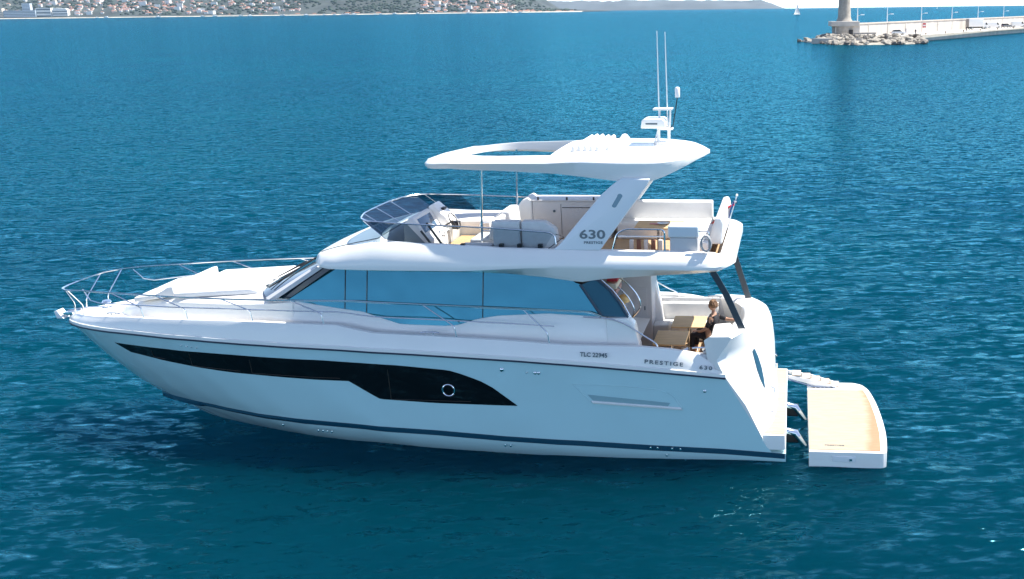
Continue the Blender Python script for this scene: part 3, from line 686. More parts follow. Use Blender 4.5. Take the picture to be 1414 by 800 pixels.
# ---- hull side windows
WT = table([(5.86, 1.09), (6.1, 1.28), (6.38, 1.50), (6.62, 1.64), (6.85, 1.73), (7.1, 1.82), (7.35, 1.89), (8.5, 1.98), (10.3, 2.04), (12.8, 2.05), (14.4, 2.0), (15.95, 1.93)])
WBt = table([(5.86, 1.085), (7.69, 1.10), (8.95, 1.15), (9.02, 1.17), (9.66, 1.56), (11, 1.57), (12.9, 1.60), (14.4, 1.66), (15.5, 1.73), (15.95, 1.925)])
XS = sorted(set([5.86 + 10.09 * i / 90 for i in range(91)] + [6.1, 6.38, 8.98, 9.66, 15.5]))
for s in (1, -1):
    w = hull_strip(XS, WT, WBt, .006, 4, s).build("hull_window", BLACKG, HULL, ang=50)
    fr = mat("window_seam", (.05, .035, .025), .4)
    for x0, x1 in ((6.45, 8.72), (9.75, 12.0), (12.2, 13.6), (14.3, 14.75)):
        m = MB()
        def pt(x, z): return (x, s * (HB(x, z) + .010), z)
        za, zb = WBt(x0 + .05 if x0 > 9 else 7.5) + .06, min(WT(x1), WT(x0 if x0 > 9 else 7.4)) - .07
        if x0 < 7: m.tube([pt(x, za) for x in np.linspace(6.9, x1, 12)], .006, 4); m.tube([pt(x1, z) for z in np.linspace(za, zb + .05, 5)], .006, 4)
        else:
            m.tube([pt(x1, z) for z in np.linspace(za, zb, 5)], .006, 4); m.tube([pt(x, za) for x in np.linspace(x0 + .1, x1, 10)], .006, 4)
        m.build("window_seam", fr, w)
    cx, cz = 7.38, 1.42; ring = []
    for k in range(33):
        a = 2 * math.pi * k / 32; x, z = cx + .135 * math.cos(a), cz + .135 * math.sin(a); ring.append((x, s * (HB(x, z) + .016), z))
    MB().tube(ring, .016, 6).build("porthole", CHROME, w)
# ---- air intake aft
for s in (1, -1):
    def hp(x, z, o): return (x, s * (HB(x, z) + o), z)
    m = MB()   # recess frame: dark slot, bright lower lip, brow line above
    m.loft([[hp(4.30 - .2 * k, 1.38 - .019 * k, .004) for k in range(10)], [hp(4.18 - .2 * k + .02 * k, 1.245 - .0135 * k, .004) for k in range(10)]]).build("vent_slot", mat("vent_grey", (.26, .40, .43), .35), HULL)
    MB().loft([[hp(4.22 - .195 * k, 1.24 - .013 * k, .005) for k in range(11)], [hp(4.20 - .195 * k, 1.215 - .013 * k, .045) for k in range(11)], [hp(4.18 - .195 * k, 1.18 - .013 * k, .03) for k in range(11)], [hp(4.17 - .195 * k, 1.17 - .013 * k, .002) for k in range(11)]]).build("vent_lip", GEL, HULL)
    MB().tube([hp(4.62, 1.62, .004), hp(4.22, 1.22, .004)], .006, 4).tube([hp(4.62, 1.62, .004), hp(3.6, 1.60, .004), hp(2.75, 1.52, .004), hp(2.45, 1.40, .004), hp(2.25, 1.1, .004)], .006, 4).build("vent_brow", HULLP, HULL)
# fittings on the hull side
def stud(x, z, r=.03, s=1):
    y = HB(x, z); MB().lathe([(r, -.004), (r, .018), (r * .6, .03), (r * .2, .032)], (x, s * y, z), 12, 'y').build("hull_fitting", CHROME, HULL)
for x, z, r in ((6.15, 1.93, .045), (5.6, 1.88, .022), (5.42, 1.87, .035), (5.34, 1.87, .035), (1.75, 1.50, .035), (13.75, 2.16, .018), (13.6, 2.155, .018), (13.47, 2.15, .018), (13.33, 2.145, .018)): stud(x, z, r)
for x in (10.62, 10.5, 10.39, 10.28): 
    y = CHY(x) ; MB().lathe([(.024, -.01), (.024, .012), (.01, .016)], (x, y + .004, STZ(x) - .25), 10, 'y').build("hull_fitting", CHROME, HULL)
for x in (11.55, 6.2, 6.08, 2.6):
    MB().lathe([(.026, -.02), (.026, .012), (.01, .016)], (x, CHY(x) + .0, STZ(x) - .22), 10, 'y').build("hull_fitting", CHROME, HULL)
for x in (2.95, 2.8, 2.48, 2.3): MB().lathe([(.026, -.02), (.026, .02), (.01, .024)], (x, CHY(x) + .016, STZ(x) - .05), 10, 'y').build("hull_fitting", CHROME, HULL)
# lettering on the bulwark
TX = Matrix(((-1, 0, 0, 0), (0, 0, 1, 0), (0, 1, 0, 0), (0, 0, 0, 1)))
def side_text(name, body, x, y, z, size, m_, parent, sx=1.0, tilt=0.0, pitch=0.0, spacing=1.0, depth=.004):
    M = Matrix.Translation((x, y, z)) @ Matrix.Rotation(tilt, 4, 'X') @ Matrix.Rotation(pitch, 4, 'Y') @ TX
    return text(name, body, size, m_, parent, M, sx, depth, spacing)
side_text("lettering", "PRESTIGE", 2.62, RUBY(2.6) + .012, RUBZ(2.6) + .215, .115, GRAPH, YACHT, 1.35, tilt=R(9), pitch=R(-4), spacing=1.35)
side_text("lettering", "630", 1.72, RUBY(1.7) + .012, RUBZ(1.72) + .19, .115, GRAPH, YACHT, 1.35, tilt=R(9), pitch=R(-4), spacing=1.3)
side_text("lettering", "TLC 22945", 4.12, RUBY(4.2) + .008, RUBZ(4.12) + .26, .13, GRAPH, YACHT, 1.0, tilt=R(7), pitch=R(-2))

# ---- transom with raised wings
m = MB(); R_ = []
XE = table([(-.1, .42), (.21, .42), (.52, .56), (1.19, .87), (1.81, 1.30), (2.2, 1.50), (2.5, 1.28), (2.75, 1.12), (2.95, .95)])   # forward edge at the hull side
X0 = table([(-.1, .24), (.5, .22), (1.2, .28), (1.8, .30), (2.3, .36), (2.6, .5), (2.95, .72)])
def wingtop(y): return float(np.interp(y, [-2.3, -2.0, -1.7, 0, 1.35, 1.75, 2.0, 2.3], [2.38, 2.44, 2.44, 2.50, 2.60, 2.70, 2.74, 2.66]))
NY = 60
QE = table([(.3, 2.215), (.6, 2.25), (1.2, 2.30), (1.81, 2.325), (2.0, 2.34), (2.2, 2.30), (2.95, 2.14)])
for k in range(NY + 1):
    th = -1 + 2 * k / NY; v = math.copysign(1 - (1 - abs(th)) ** 1.6, th); zt = wingtop(v * 2.31); col = []
    for j in range(15):
        z = .4 + (zt - .4) * j / 14; e = abs(v) ** 3.2; x = X0(z) + (XE(z) - X0(z)) * e; yy = v * QE(z); col.append((x, yy, z))
    xt = col[-1][0]; col += [(xt + .05, col[-1][1], zt + .03), (xt + .28 + .2 * (abs(y) > 1.5), col[-1][1], zt + .02), (xt + .34 + .25 * (abs(y) > 1.5), col[-1][1], zt - .06), (max(xt + .4, 1.32), col[-1][1], 1.5)]
    R_.append(col)
m.loft(R_, cap=True).build("transom", GEL, YACHT, ang=40)
for s in (1, -1):  # dark slanted side window in each quarter
    M_ = []
    for (z, ya, yb) in ((1.34, 1.60, 1.57), (1.55, 1.66, 1.54), (1.80, 1.69, 1.54), (2.05, 1.69, 1.57), (2.24, 1.66, 1.61)):
        M_.append([(X0(z) + (XE(z) - X0(z)) * (abs(y) / QE(z)) ** 3.2 - .012, s * y, z) for y in np.linspace(ya, yb, 4)])
    MB().loft(M_).build("quarter_window", SMOKED if False else mat("blue_black_glass", (.03, .09, .14), .08), YACHT)
    MB().tube([(.36, s * 1.2, 1.22), (.28, s * 1.2, 1.18), (.26, s * 1.35, 1.1)], .015, 6).tube([(.34, s * 1.62, .78), (.26, s * 1.62, .80), (.26, s * 1.62, .66)], .018, 6).build("transom_cleat", CHROME, YACHT)
# fixed bathing platform
def rplat(x0, x1, y0, y1, r, n=6):
    """rectangle rounded at the x0 (aft) corners"""
    p = [(x1, y0), (x1, y1)]
    for k in range(n + 1): a = math.pi / 2 * k / n; p.append((x0 + r - r * math.sin(a), y1 - r + r * math.cos(a)))
    for k in range(n + 1): a = math.pi / 2 * k / n; p.append((x0 + r - r * math.cos(a), y0 + r - r * math.sin(a)))
    return p
MB().prism(rplat(0.0, .9, -2.2, 2.2, .06), .13, .47, .02, 'xy').build("bathing_platform", GEL, YACHT)
MB().prism(rplat(.02, .6, -2.14, 2.12, .04), .47, .484, 0, 'xy').build("platform_teak", TEAKB, YACHT, smooth=False)
# lowered hydraulic platform aft
LOWP = empty("lowered_platform"); LOWP.parent = YACHT
pts = [(-.50, -1.98), (-.50, 2.38)]
edge = [Vector((a, b, 0)) for a, b in [(-2.02, 2.38), (-2.12, 2.34), (-2.17, 2.2), (-2.22, 1.3), (-2.20, .3), (-2.14, -.6), (-2.05, -1.3), (-1.97, -1.62), (-1.85, -1.86), (-1.65, -1.98)]]
pts += [(v.x, v.y) for v in spline(edge, 4)]
MB().prism(pts, -.32, .19, .02, 'xy').build("platform_body", GEL, LOWP)
ins = [(-.51, -1.45), (-.51, 2.28), (-2.03, 2.28), (-2.08, 1.3), (-2.06, .3), (-2.0, -.6), (-1.93, -1.2), (-1.88, -1.45)]
MB().prism(ins, .19, .203, 0, 'xy').build("platform_teak", TEAKB, LOWP, smooth=False)
MB().box(-1.0, -1.5, 2.37, 2.395, -.03, .1, .01).build("side_plate", STRAPW, LOWP); MB().box(-1.42, -1.36, 2.39, 2.41, 0, .05).build("plate_latch", CHROME, LOWP)
Mp = Matrix.Translation((-1.05, 2.05, .206)) @ Matrix(((-1, 0, 0, 0), (0, -1, 0, 0), (0, 0, 1, 0), (0, 0, 0, 1)))
text("lettering", "PRESTIGE", .085, GRAPH, LOWP, Mp, 1.1, .001, 1.1)
for k in range(5): MB().box(-.62 - .11 * k, -.70 - .11 * k, -1.62, -1.56, .19, .215, .008).build("stair_foot", BLACKP, LOWP)
# folding stair between the platforms, starboard side
ST = empty("folding_stair"); ST.parent = YACHT
for s in (-1.62, -1.98):
    MB().prism([(-.02, .50), (-.02, .42), (-1.2, .10), (-1.28, .2), (-.6, .40)], s - .02, s + .02, .005).build("stringer", STRAPW, ST)
for k in range(5):
    x = -.12 - .24 * k; z = .50 - .068 * k; MB().box(x - .22, x, -1.99, -1.61, z - .012, z + .006, .004).build("tread", mat('tread_beige', (.42, .34, .28), .7), ST)
MB().tube([(-.02, -1.58, .40), (-.62, -1.58, .22), (-1.2, -1.58, .19)], .022, 6).build("handrail", CHROME, ST)
# stern drive / hydraulic arms under the platform edge
for y in (-.35, 1.25):
    a = empty("hydraulic_arm"); a.parent = YACHT
    MB().tube([(.1, y, .22), (-.20, y, .14), (-.46, y, -.22)], [.07, .085, .05], 10).build("ram", CHROME, a); MB().box(-.28, .05, y - .14, y + .02, -.1, .18, .03).build("bracket", BLACKP, a)

# ---- superstructure
GLB = table([(3.95, 3.0), (4.0, 3.01), (5.2, 3.06), (6.3, 3.0), (6.75, 2.93), (7.2, 2.79), (7.5, 2.765), (8.5, 2.79), (9.0, 2.93), (9.35, 3.04), (10.2, 3.14), (11.0, 3.24), (11.5, 3.30)])
GLT = table([(4.3, 3.62), (4.46, 3.68), (5.0, 3.80), (5.8, 3.90), (6.68, 3.965), (8, 3.99), (9.27, 3.995), (10.36, 3.985), (11.46, 3.33), (11.6, 3.31)])
SW = table([(3, 1.95), (8, 1.96), (10, 1.95), (11.0, 1.90), (11.5, 1.82)])      # half width at glass foot
def SY(x, z): return SW(x) - .27 * max(0, z - 2.8)
for s in (1, -1):
    m = MB(); R_ = []
    for x in np.linspace(3.55, 11.5, 60):
        zt = GLB(x) if x > 3.97 else 3.0 - (3.97 - x) * .55; zb = DZ(x) - .05
        R_.append([(x, s * (SY(x, zb) + .03), zb), (x, s * (SY(x, zb) + .015), zb + .35 * (zt - zb)), (x, s * (SY(x, zt) + .012), zt - .03), (x, s * (SY(x, zt) - .01), zt), (x, s * (SY(x, zt) - .12), zt)])
    m.loft(R_).build("cabin_side", GEL, YACHT, ang=40)
    m = MB(); R_ = []
    for x in np.concatenate([np.linspace(4.02, 4.5, 8), np.linspace(4.6, 11.42, 60)]):
        zb = GLB(x) ; zt = GLT(x) if x > 4.5 else 3.05 + (x - 4.02) / .48 * .63
        if x < 4.5: zb = GLB(x)
        R_.append([(x, s * SY(x, z), z) for z in np.linspace(zb, max(zb + .005, zt + (.05 if 4.6 < x < 10.3 else 0)), 5)])
    m.loft(R_); G = m.build("side_glass", MIRG, YACHT)
    for x in (5.05 + 1.6, 9.28, 9.78):
        zb, zt = GLB(x), GLT(x); MB().tube([(x, s * (SY(x, zb) + .004), zb), (x, s * (SY(x, zt) + .004), zt)], .011, 5).build("glass_joint", BLACKG, G)
    # dark pillar band along the windscreen side
    MB().loft([[(11.50 - 1.14 * k / 8, s * (SY(11.5 - 1.14 * k / 8, 3.3) + .014 - .1 * k / 8), 3.30 + .70 * k / 8) for k in range(9)], [(11.12 - 1.08 * k / 8, s * (SY(11.12 - 1.08 * k / 8, 3.25) + .012 - .1 * k / 8), 3.27 + .72 * k / 8) for k in range(9)]]).build("dark_pillar", mat("navy_glass", (.004, .018, .035), .1), YACHT)
    # aft wing window with frame
    wv = [(4.46, 3.70), (3.98, 3.85), (3.43, 3.04), (4.0, 3.02)]
    MB().prism([(4.46, 3.70), (4.10, 3.86), (3.82, 3.62), (3.62, 3.33), (3.44, 2.99), (4.02, 3.01)], s * 1.84, s * 1.88).build("wing_window", mat("wing_glass", (.05, .12, .17), .08, spec=.8), YACHT)
    MB().tube([(4.46, s * 1.89, 3.72), (4.02, s * 1.89, 3.02)], .03, 6).tube([(4.10, s * 1.885, 3.85), (3.82, s * 1.885, 3.60), (3.62, s * 1.885, 3.33), (3.44, s * 1.885, 3.0)], .028, 6).build("wing_frame", mat("wing_frame_blue", (.015, .04, .07), .3), YACHT)
    MB().tube([(4.04, s * 1.85, 3.86), (3.76, s * 1.85, 3.60), (3.56, s * 1.85, 3.33), (3.38, s * 1.85, 2.99)], .014, 6).build("wing_trim", CHROME, YACHT)
    # bulwark to cockpit slope and handrail
    MB().prism([(3.9, 2.98), (3.46, 3.0), (3.30, 2.85), (3.18, 2.3), (3.05, 1.5), (3.9, 1.5)], s * 1.62, s * 1.97, .03).build("cockpit_coaming", GEL, YACHT)
    MB().tube(fillet([(4.4, s * 1.98, 3.02), (3.85, s * 1.98, 3.0), (3.5, s * 2.0, 2.9), (3.05, s * 2.05, 2.62), (2.78, s * 2.12, 2.48), (2.76, s * 2.12, 2.3)], .15), .016, 6).build("cockpit_handrail", CHROME, YACHT)
# windscreen: curved in plan, raked
def wsx(y, v):  # v 0 foot .. 1 head
    a = abs(y) / 1.85; return (11.52 + .75 * (1 - a ** 2.2)) * (1 - v) + (10.36 + .38 * (1 - a ** 2.2)) * v
def wsz(y, v): a = abs(y) / 1.85; return (3.28 + .0 * (1 - a * a)) * (1 - v) + 4.02 * v
m = MB(); m.loft([[(wsx(y, v), y * (1 - .05 * v), wsz(y, v)) for y in np.linspace(-1.72, 1.72, 25)] for v in np.linspace(0, 1, 5)])
WS = m.build("windscreen", mat("windscreen_glass", (.02, .035, .05), .06, spec=.9), YACHT)
for s in (1, -1):
    MB().loft([[(wsx(1.72, v) + .02, s * 1.70 * (1 - .05 * v), wsz(1.72, v) + .015) for v in np.linspace(-.02, 1, 6)], [(wsx(1.85, v) + .01, s * 1.86 * (1 - .05 * v), wsz(1.85, v) + .0) for v in np.linspace(-.02, 1, 6)], [(wsx(1.85, v) - .12, s * 1.865 * (1 - .05 * v), wsz(1.85, v) - .02) for v in np.linspace(-.02, 1, 6)]]).build("screen_pillar", GPANEL, YACHT)
for y0, y1 in ((1.25, .35), (.25, -.6), (-.8, -1.5)):
    MB().tube([(wsx(y0, .12) + .03, y0, wsz(y0, .12) + .02), (wsx(y0, .5) + .05, (y0 + y1) / 2, wsz(y0, .5) + .04)], .012, 5).tube([(wsx(y0, .2) + .04, y0 + .1, wsz(y0, .2) + .02), (wsx(y1, .85) + .03, y1 + .3, wsz(y1, .85) + .02)], .016, 5).build("wiper", BLACKP, WS)
# cabin core behind the glass
MB().box(4.6, 10.0, -1.5, 1.5, 2.3, 3.96).build("saloon_core", mat("dark_interior", (.02, .02, .022), .8), YACHT, smooth=False)
# fore trunk
TRW = table([(11.0, 1.86), (12, 1.72), (13, 1.52), (14, 1.25), (15, .92), (15.8, .58), (16.2, .3)])
TRZ = table([(11.0, 3.26), (11.6, 3.20), (12.5, 3.13), (14, 3.05), (15, 2.92), (15.7, 2.76), (16.2, 2.5)])
m = MB(); R_ = []
for x in np.linspace(11.0, 16.25, 44):
    w, zt, zd = TRW(x), TRZ(x), DZ(x) - .05; c = .10 * (w / 1.8)
    half = [(w + .05, zd), (w + .01, zd + (zt - zd) * .6), (w - .03, zt - .05), (w - .10, zt), (w * .6, zt + c * .7), (w * .3, zt + c * .95), (0, zt + c)]
    R_.append([(x, y, z) for y, z in half] + [(x, -y, z) for y, z in half[::-1][1:]])
m.loft(R_, cap=True).build("fore_trunk", GEL, YACHT, ang=40)
MB().loft([[(x, y * (TRW(x) - .2), TRZ(x) + .10 * TRW(x) / 1.8 * (1 - (y * .9) ** 2) + .012) for y in np.linspace(-1, 1, 9)] for x in np.linspace(11.7, 13.6, 10)]).build("sunpad_base", mat("non_slip_grey", (.6, .6, .6), .7), YACHT)
# sun pad cushions and raised back wedge
def tz(x): return TRZ(x) + .08
SP = empty("sunpad"); SP.parent = YACHT
for y0, y1 in ((-.98, -.02), (.02, .98)):
    MB().prism([(13.95, tz(13.95) - .02), (15.35, tz(15.35) - .02), (15.35, tz(15.35) + .10), (13.95, tz(13.95) + .10)], y0 * (.95), y1 * .95, .04).build("cushion", WFAB, SP)
MB().prism([(14.28, 3.10), (14.95, 2.98), (14.90, 3.06), (14.60, 3.20), (14.42, 3.31), (14.30, 3.33)], -1.0, 1.0, .035).build("back_wedge", WFAB, SP)
for y0, y1 in ((-1.0, -.03), (.03, 1.0)):
    MB().prism([(12.15, tz(12.15) - .03), (14.2, tz(14.2) - .02), (14.2, tz(14.2) + .10), (12.35, tz(12.35) + .11), (12.15, tz(12.15) + .05)], y0 * 1.15, y1 * 1.15, .04).build("cushion", WFAB, SP)
MB().tube([(11.95, .55, 3.33), (12.15, .75, 3.31)], .02, 6).tube([(12.0, .2, 3.34), (12.3, .25, 3.30)], .016, 6).build("screen_handrail", GRAPH, YACHT)
# foredeck fittings: hatch, windlass, cleats, anchor
MB().box(16.15, 16.75, -.3, .3, DZ(16.4) - .02, DZ(16.4) + .05, .02).build("anchor_locker_lid", CREAM if False else DECKW, YACHT)
WL_ = empty("windlass"); WL_.parent = YACHT
MB().lathe([(.13, 0), (.12, .08), (.07, .1), (.07, .16), (.11, .2), (.09, .24)], (16.7, 0, DZ(16.7) + .02), 16).build("drum", CHROME, WL_); MB().tube([(16.75, .02, DZ(16.7) + .1), (17.2, .02, 2.5), (17.75, .0, 2.40)], .02, 6).build("chain", CHROME, WL_)
def cleat(x, y, z, s=1.0, parent=YACHT):
    MB().tube(spline([(x - .15 * s, y, z + .05), (x - .07 * s, y, z + .065), (x + .07 * s, y, z + .065), (x + .15 * s, y, z + .05)], 3), .015 * s, 6).tube([(x - .05 * s, y, z - .01), (x - .05 * s, y, z + .06)], .014, 6).tube([(x + .05 * s, y, z - .01), (x + .05 * s, y, z + .06)], .014, 6).build("cleat", CHROME, parent)
for s in (1, -1): cleat(7.75, s * 2.24, TOPZ(7.75) + .0, 1.4); cleat(15.9, s * .95, TOPZ(15.9) + .0, 1.1); cleat(1.85, s * 2.1, 2.34, 1.2)
AN = empty("anchor", (3.0, 0, .42)); AN.scale = (.82, .82, .82); AN.parent = YACHT
MB().prism([(17.6, 2.42), (18.1, 2.38), (18.12, 2.30), (17.6, 2.30)], -.09, .09, .01).build("bow_roller", CHROME, AN)
MB().prism([(17.75, 2.36), (18.08, 2.22), (18.2, 2.24), (18.28, 2.42), (18.22, 2.45), (18.12, 2.33), (17.8, 2.42)], -.03, .03, .01).prism([(18.05, 2.2), (18.28, 2.2), (18.34, 2.42), (18.24, 2.46), (18.14, 2.3)], -.15, .15, .02).build("fluke", STRAPW, AN)

# ---- bow rail
RL = empty("bow_rail"); RL.parent = YACHT
def railz(x): return float(np.interp(x, [4.0, 5.4, 7.3, 9.5, 12.2, 14.9, 16.5, 17.3], [3.14, 3.20, 3.27, 3.36, 3.32, 3.28, 3.24, 3.18]))
def raily(x): return max(0, float(np.interp(x, [4.0, 9, 11, 12, 13, 14, 15, 16, 16.6, 16.9, 17.1, 17.2], [2.02, 2.16, 2.10, 2.02, 1.90, 1.74, 1.52, 1.28, 1.13, 1.03, .90, .78])) + .02)
for s in (1, -1):
    pts = [(x, s * raily(x), railz(x)) for x in np.linspace(4.0, 17.2, 54)] + [(17.27, s * .62, 3.17), (17.33, s * .40, 3.16), (17.36, s * .18, 3.15), (17.365, 0, 3.15)]
    pts[0] = (4.0, s * 2.02, 3.05)
    MB().tube(fillet(pts, .05, 2), .020, 7).build("top_rail", CHROME, RL)
    for a_, b_ in (((17.24, s * .70, 3.17), (17.40, s * .22, 2.41)), ((16.9, s * 1.03, 3.20), (17.0, s * .48, 2.44))): MB().tube(fillet([a_, (b_[0] - .02, b_[1], b_[2] + .25), b_], .1), .016, 6).build("stanchion", CHROME, RL)
    mid = [(x, s * (raily(x) + RUBY(x) - .15) / 2, (railz(x) + TOPZ(x)) / 2 + .02) for x in np.linspace(5.0, 16.1, 40)]
    mid += [(16.35, mid[-1][1] - s * .05, mid[-1][2] + .05), (16.55, s * .98, 3.22)]
    MB().tube(mid, .014, 6).build("mid_rail", CHROME, RL)
    for x in (5.7, 7.9, 10.9, 12.6, 14.3, 15.6):
        # stanchions lean aft from rail to foot and stand upright in their sockets
        xf = x - .75 if x > 5.8 else x - .6; xf = max(xf, 4.9); yf = RUBY(xf) - .15
        MB().tube(fillet([(x, s * raily(x), railz(x)), (xf + .04, s * (yf - .01), TOPZ(xf) + .24), (xf, s * yf, TOPZ(xf) - .01)], .06, 4), .014, 6).build("stanchion", CHROME, RL)

# ---- flybridge moulding
FT = table([(1.05, 1.75), (1.3, 1.93), (2, 2.0), (8.5, 2.0), (9.3, 1.97), (10.0, 1.90), (10.25, 1.80), (10.45, 1.5), (10.62, 1.0), (10.72, .5), (10.76, .02)])
FZ = table([(1.05, 4.38), (1.3, 4.42), (2, 4.48), (4, 4.50), (6, 4.53), (8.0, 4.62), (8.9, 4.64), (9.5, 4.52), (10.0, 4.40), (10.4, 4.27), (10.76, 4.14)])
FC = table([(1.05, 4.38), (1.5, 4.44), (8.6, 4.66), (8.9, 4.68), (9.5, 4.56), (10.2, 4.40), (10.5, 4.28), (10.76, 4.15)])
FLO = table([(1.05, 4.20), (1.5, 4.03), (3.0, 3.93), (3.9, 3.86), (4.45, 3.78), (5.2, 3.88), (6.0, 3.95), (7, 3.99), (10, 4.0), (10.5, 4.05), (10.76, 4.12)])
FM = table([(1.05, 4.20), (1.5, 4.12), (4.4, 4.14), (5.5, 4.14), (7, 4.06), (10, 4.05), (10.76, 4.125)])
xs = sorted(set(list(np.linspace(1.12, 1.6, 9)) + list(np.linspace(1.6, 8.6, 36)) + list(np.linspace(8.6, 10.2, 14)) + [10.2 + .555 * math.sin(math.pi / 2 * k / 14) for k in range(15)]))
R_ = []
for x in xs:
    aft = 1.0 if x > 1.6 else math.sqrt(max(0.0, 1 - ((1.6 - x) / .5) ** 2)) * .22 + .78
    w = FT(x) * aft; zt, zc, zl, zm = FZ(x), FC(x), FLO(x), FM(x); b = max(0, min(1, (8.95 - x) / .25)) * max(0, min(1, (x - 1.45) / .08)); h = zt - zm
    zi = lambda y: (zc + (zt - zc) * (y / max(w, .01)) ** 2) * (1 - b) + 4.10 * b
    yi = max(0, w - .17) ; half = [(0, zi(0)), (yi * .5, zi(yi * .5)), (yi - .02 * b, zi(yi)), (yi, zi(yi) + (zt - .03 - zi(yi)) * b), (yi + .03 * (w > .1), zt * b + zi(yi) * (1 - b)), (w - .03 * (w > .1), zt), (w * 1.005, zt - h * .07), (w * 1.055, zt - h * .42), (w * 1.09, zt - h * .8), (w * 1.085, zm), (w * .955, zl), (w * .5, zl + .02), (0, zl + .02)]
    R_.append([(x, y, z) for y, z in half] + [(x, -y, z) for y, z in half[::-1][1:-1]])
FLY = MB().loft(R_, close=True, cap=True).build("flybridge", GEL, YACHT, ang=36)
MB().box(1.6, 8.72, -1.80, 1.80, 4.10, 4.112).build("flybridge_teak", TEAK, YACHT, smooth=False)
# seam line of the nose moulding and a greyer sheet on its sloping top
MB().loft([[(x, y * FT(x) * .80, FC(x) + (FZ(x) - FC(x)) * (y * .8) ** 2 + .012) for y in np.linspace(-1, 1, 13)] for x in np.linspace(9.0, 10.05, 9)]).build("nose_panel", mat("nose_panel_grey", (.55, .60, .58), .35), FLY)
MB().tube([(x, 1.62, FC(x) + (FZ(x) - FC(x)) * .66 + .014) for x in np.linspace(8.95, 10.3, 14)], .008, 4).build("nose_seam", GRAPH, FLY)
for s in (1, -1):
    MB().tube([(x, s * (SY(x, 4.0) + .1), FLO(x) + .0) for x in np.linspace(5.3, 9.0, 20)], .012, 5).build("gutter_strip", NAVYRUB, FLY)

# ---- flybridge windscreen and rails
rail = [(4.93, 1.95, 4.62), (4.97, 1.93, 4.86), (6.3, 1.90, 4.95), (8.2, 1.87, 5.02), (9.1, 1.76, 5.05), (9.42, 1.42, 5.05), (9.60, .8, 5.04), (9.64, 0, 5.03)]
base = [(4.93, 1.95, 4.50), (5.2, 1.94, 4.52), (6.3, 1.93, 4.54), (7.8, 1.93, 4.61), (8.6, 1.86, 4.65), (8.95, 1.45, 4.68), (9.08, .8, 4.70), (9.1, 0, 4.70)]
def full(l, dz=0.0): return l + [(x, -y, z - dz) for x, y, z in l[::-1][1:]]
rt = fillet(full(rail), .18, 5)
FS = empty("flybridge_screen"); FS.parent = YACHT
MB().tube(rt, .017, 7).build("screen_rail", CHROME, FS)
sr, sb = spline(full(rail[1:]), 6), spline(full(base[1:]), 6)
def screen(i0, i1, m_): MB().loft([[tuple(p) for p in sb[i0:i1 + 1]], [tuple(a.lerp(b, .97)) for a, b in zip(sb[i0:i1 + 1], sr[i0:i1 + 1])]]).build("screen_glass", m_, FS, merge=False)
q0 = next(i for i, p in enumerate(sr) if p.x > 8.0); q1 = len(sr) - 1 - q0
screen(0, q0, SMOKEL); screen(q0, q1, SMOKE); screen(q1, len(sr) - 1, SMOKEL)
for i in (9, 14, 20, 26, 30, 36, 42, 54, 60, 66, 72, 76):
    if i < len(sb) and abs(sb[i].y) < 1.92: 
        MB().tube([tuple(sb[i]), tuple(sr[i])], .011, 6).build("screen_stay", CHROME, FS)
MB().tube([(5.1, 1.93, 4.52), (4.75, 1.95, 4.78), (4.93, 1.95, 4.84)], .009, 5).build("screen_stay", BLACKP, FS)
for s in (1,):
    for x in (5.3, 5.75, 6.15, 7.0): MB().box(x - .05, x + .05, 1.80, 1.90, 4.50, 4.60, .02).build("screen_clamp", BLACKP, FS)
# ---- helm
HM = empty("helm_console"); HM.parent = YACHT
MB().prism([(8.5, 4.1), (8.47, 4.88), (8.34, 5.06), (8.24, 5.05), (8.02, 4.64), (7.82, 4.58), (7.76, 4.1)], .20, 1.38, .04).build("console", WFAB, HM)
MB().prism([(8.27, 4.10), (8.30, 5.10), (8.22, 5.14), (7.90, 4.86), (7.75, 4.62), (7.8, 4.1)], -.35, .20, .04).build("console_hood", GEL, HM)
MB().prism([(8.225, 4.985), (8.065, 4.68), (8.045, 4.69), (8.205, 4.995)], .38, 1.22, .003).build("display_screen", mat("display_blue", (.03, .09, .17), .08), HM)
MB().tube([(8.02, 1.2, 4.75), (8.1, .9, 4.85), (8.05, .5, 4.72)], .008, 4).build("display_trace", STRAPW, HM)
MB().box(7.86, 7.98, 1.375, 1.39, 4.3, 4.42, .005).build("speaker_grille", BLACKP, HM)
w_ = []
for k in range(25):
    a = 2 * math.pi * k / 24; w_.append((7.60 + .09 * math.sin(a) , .55 + .2 * math.cos(a), 4.83 + .18 * math.sin(a)))
sw = MB().tube(w_, .014, 6, cap=False); 
for a in (0.3, 2.4, 4.6): sw.tube([(7.62, .55, 4.83), (7.60 + .09 * math.sin(a), .55 + .2 * math.cos(a), 4.83 + .18 * math.sin(a))], .01, 5)
sw.tube([(7.85, .55, 4.70), (7.62, .55, 4.83)], .02, 6).build("steering_wheel", BLACKP, HM)
MB().box(7.55, 7.72, .2, .38, 4.6, 4.78, .03).build("throttle", BLACKP, HM); MB().box(8.0, 8.08, -.2, .0, 4.98, 5.03, .01).build("switch_panel", BLACKP, HM)
for a, b in (((7.88, 1.55, 4.98), (7.48, 1.72, 4.50)), ((8.02, 1.55, 4.80), (7.74, 1.70, 4.52))): MB().tube([a, b], .026, 6).build("grab_bar", BLACKP, HM)
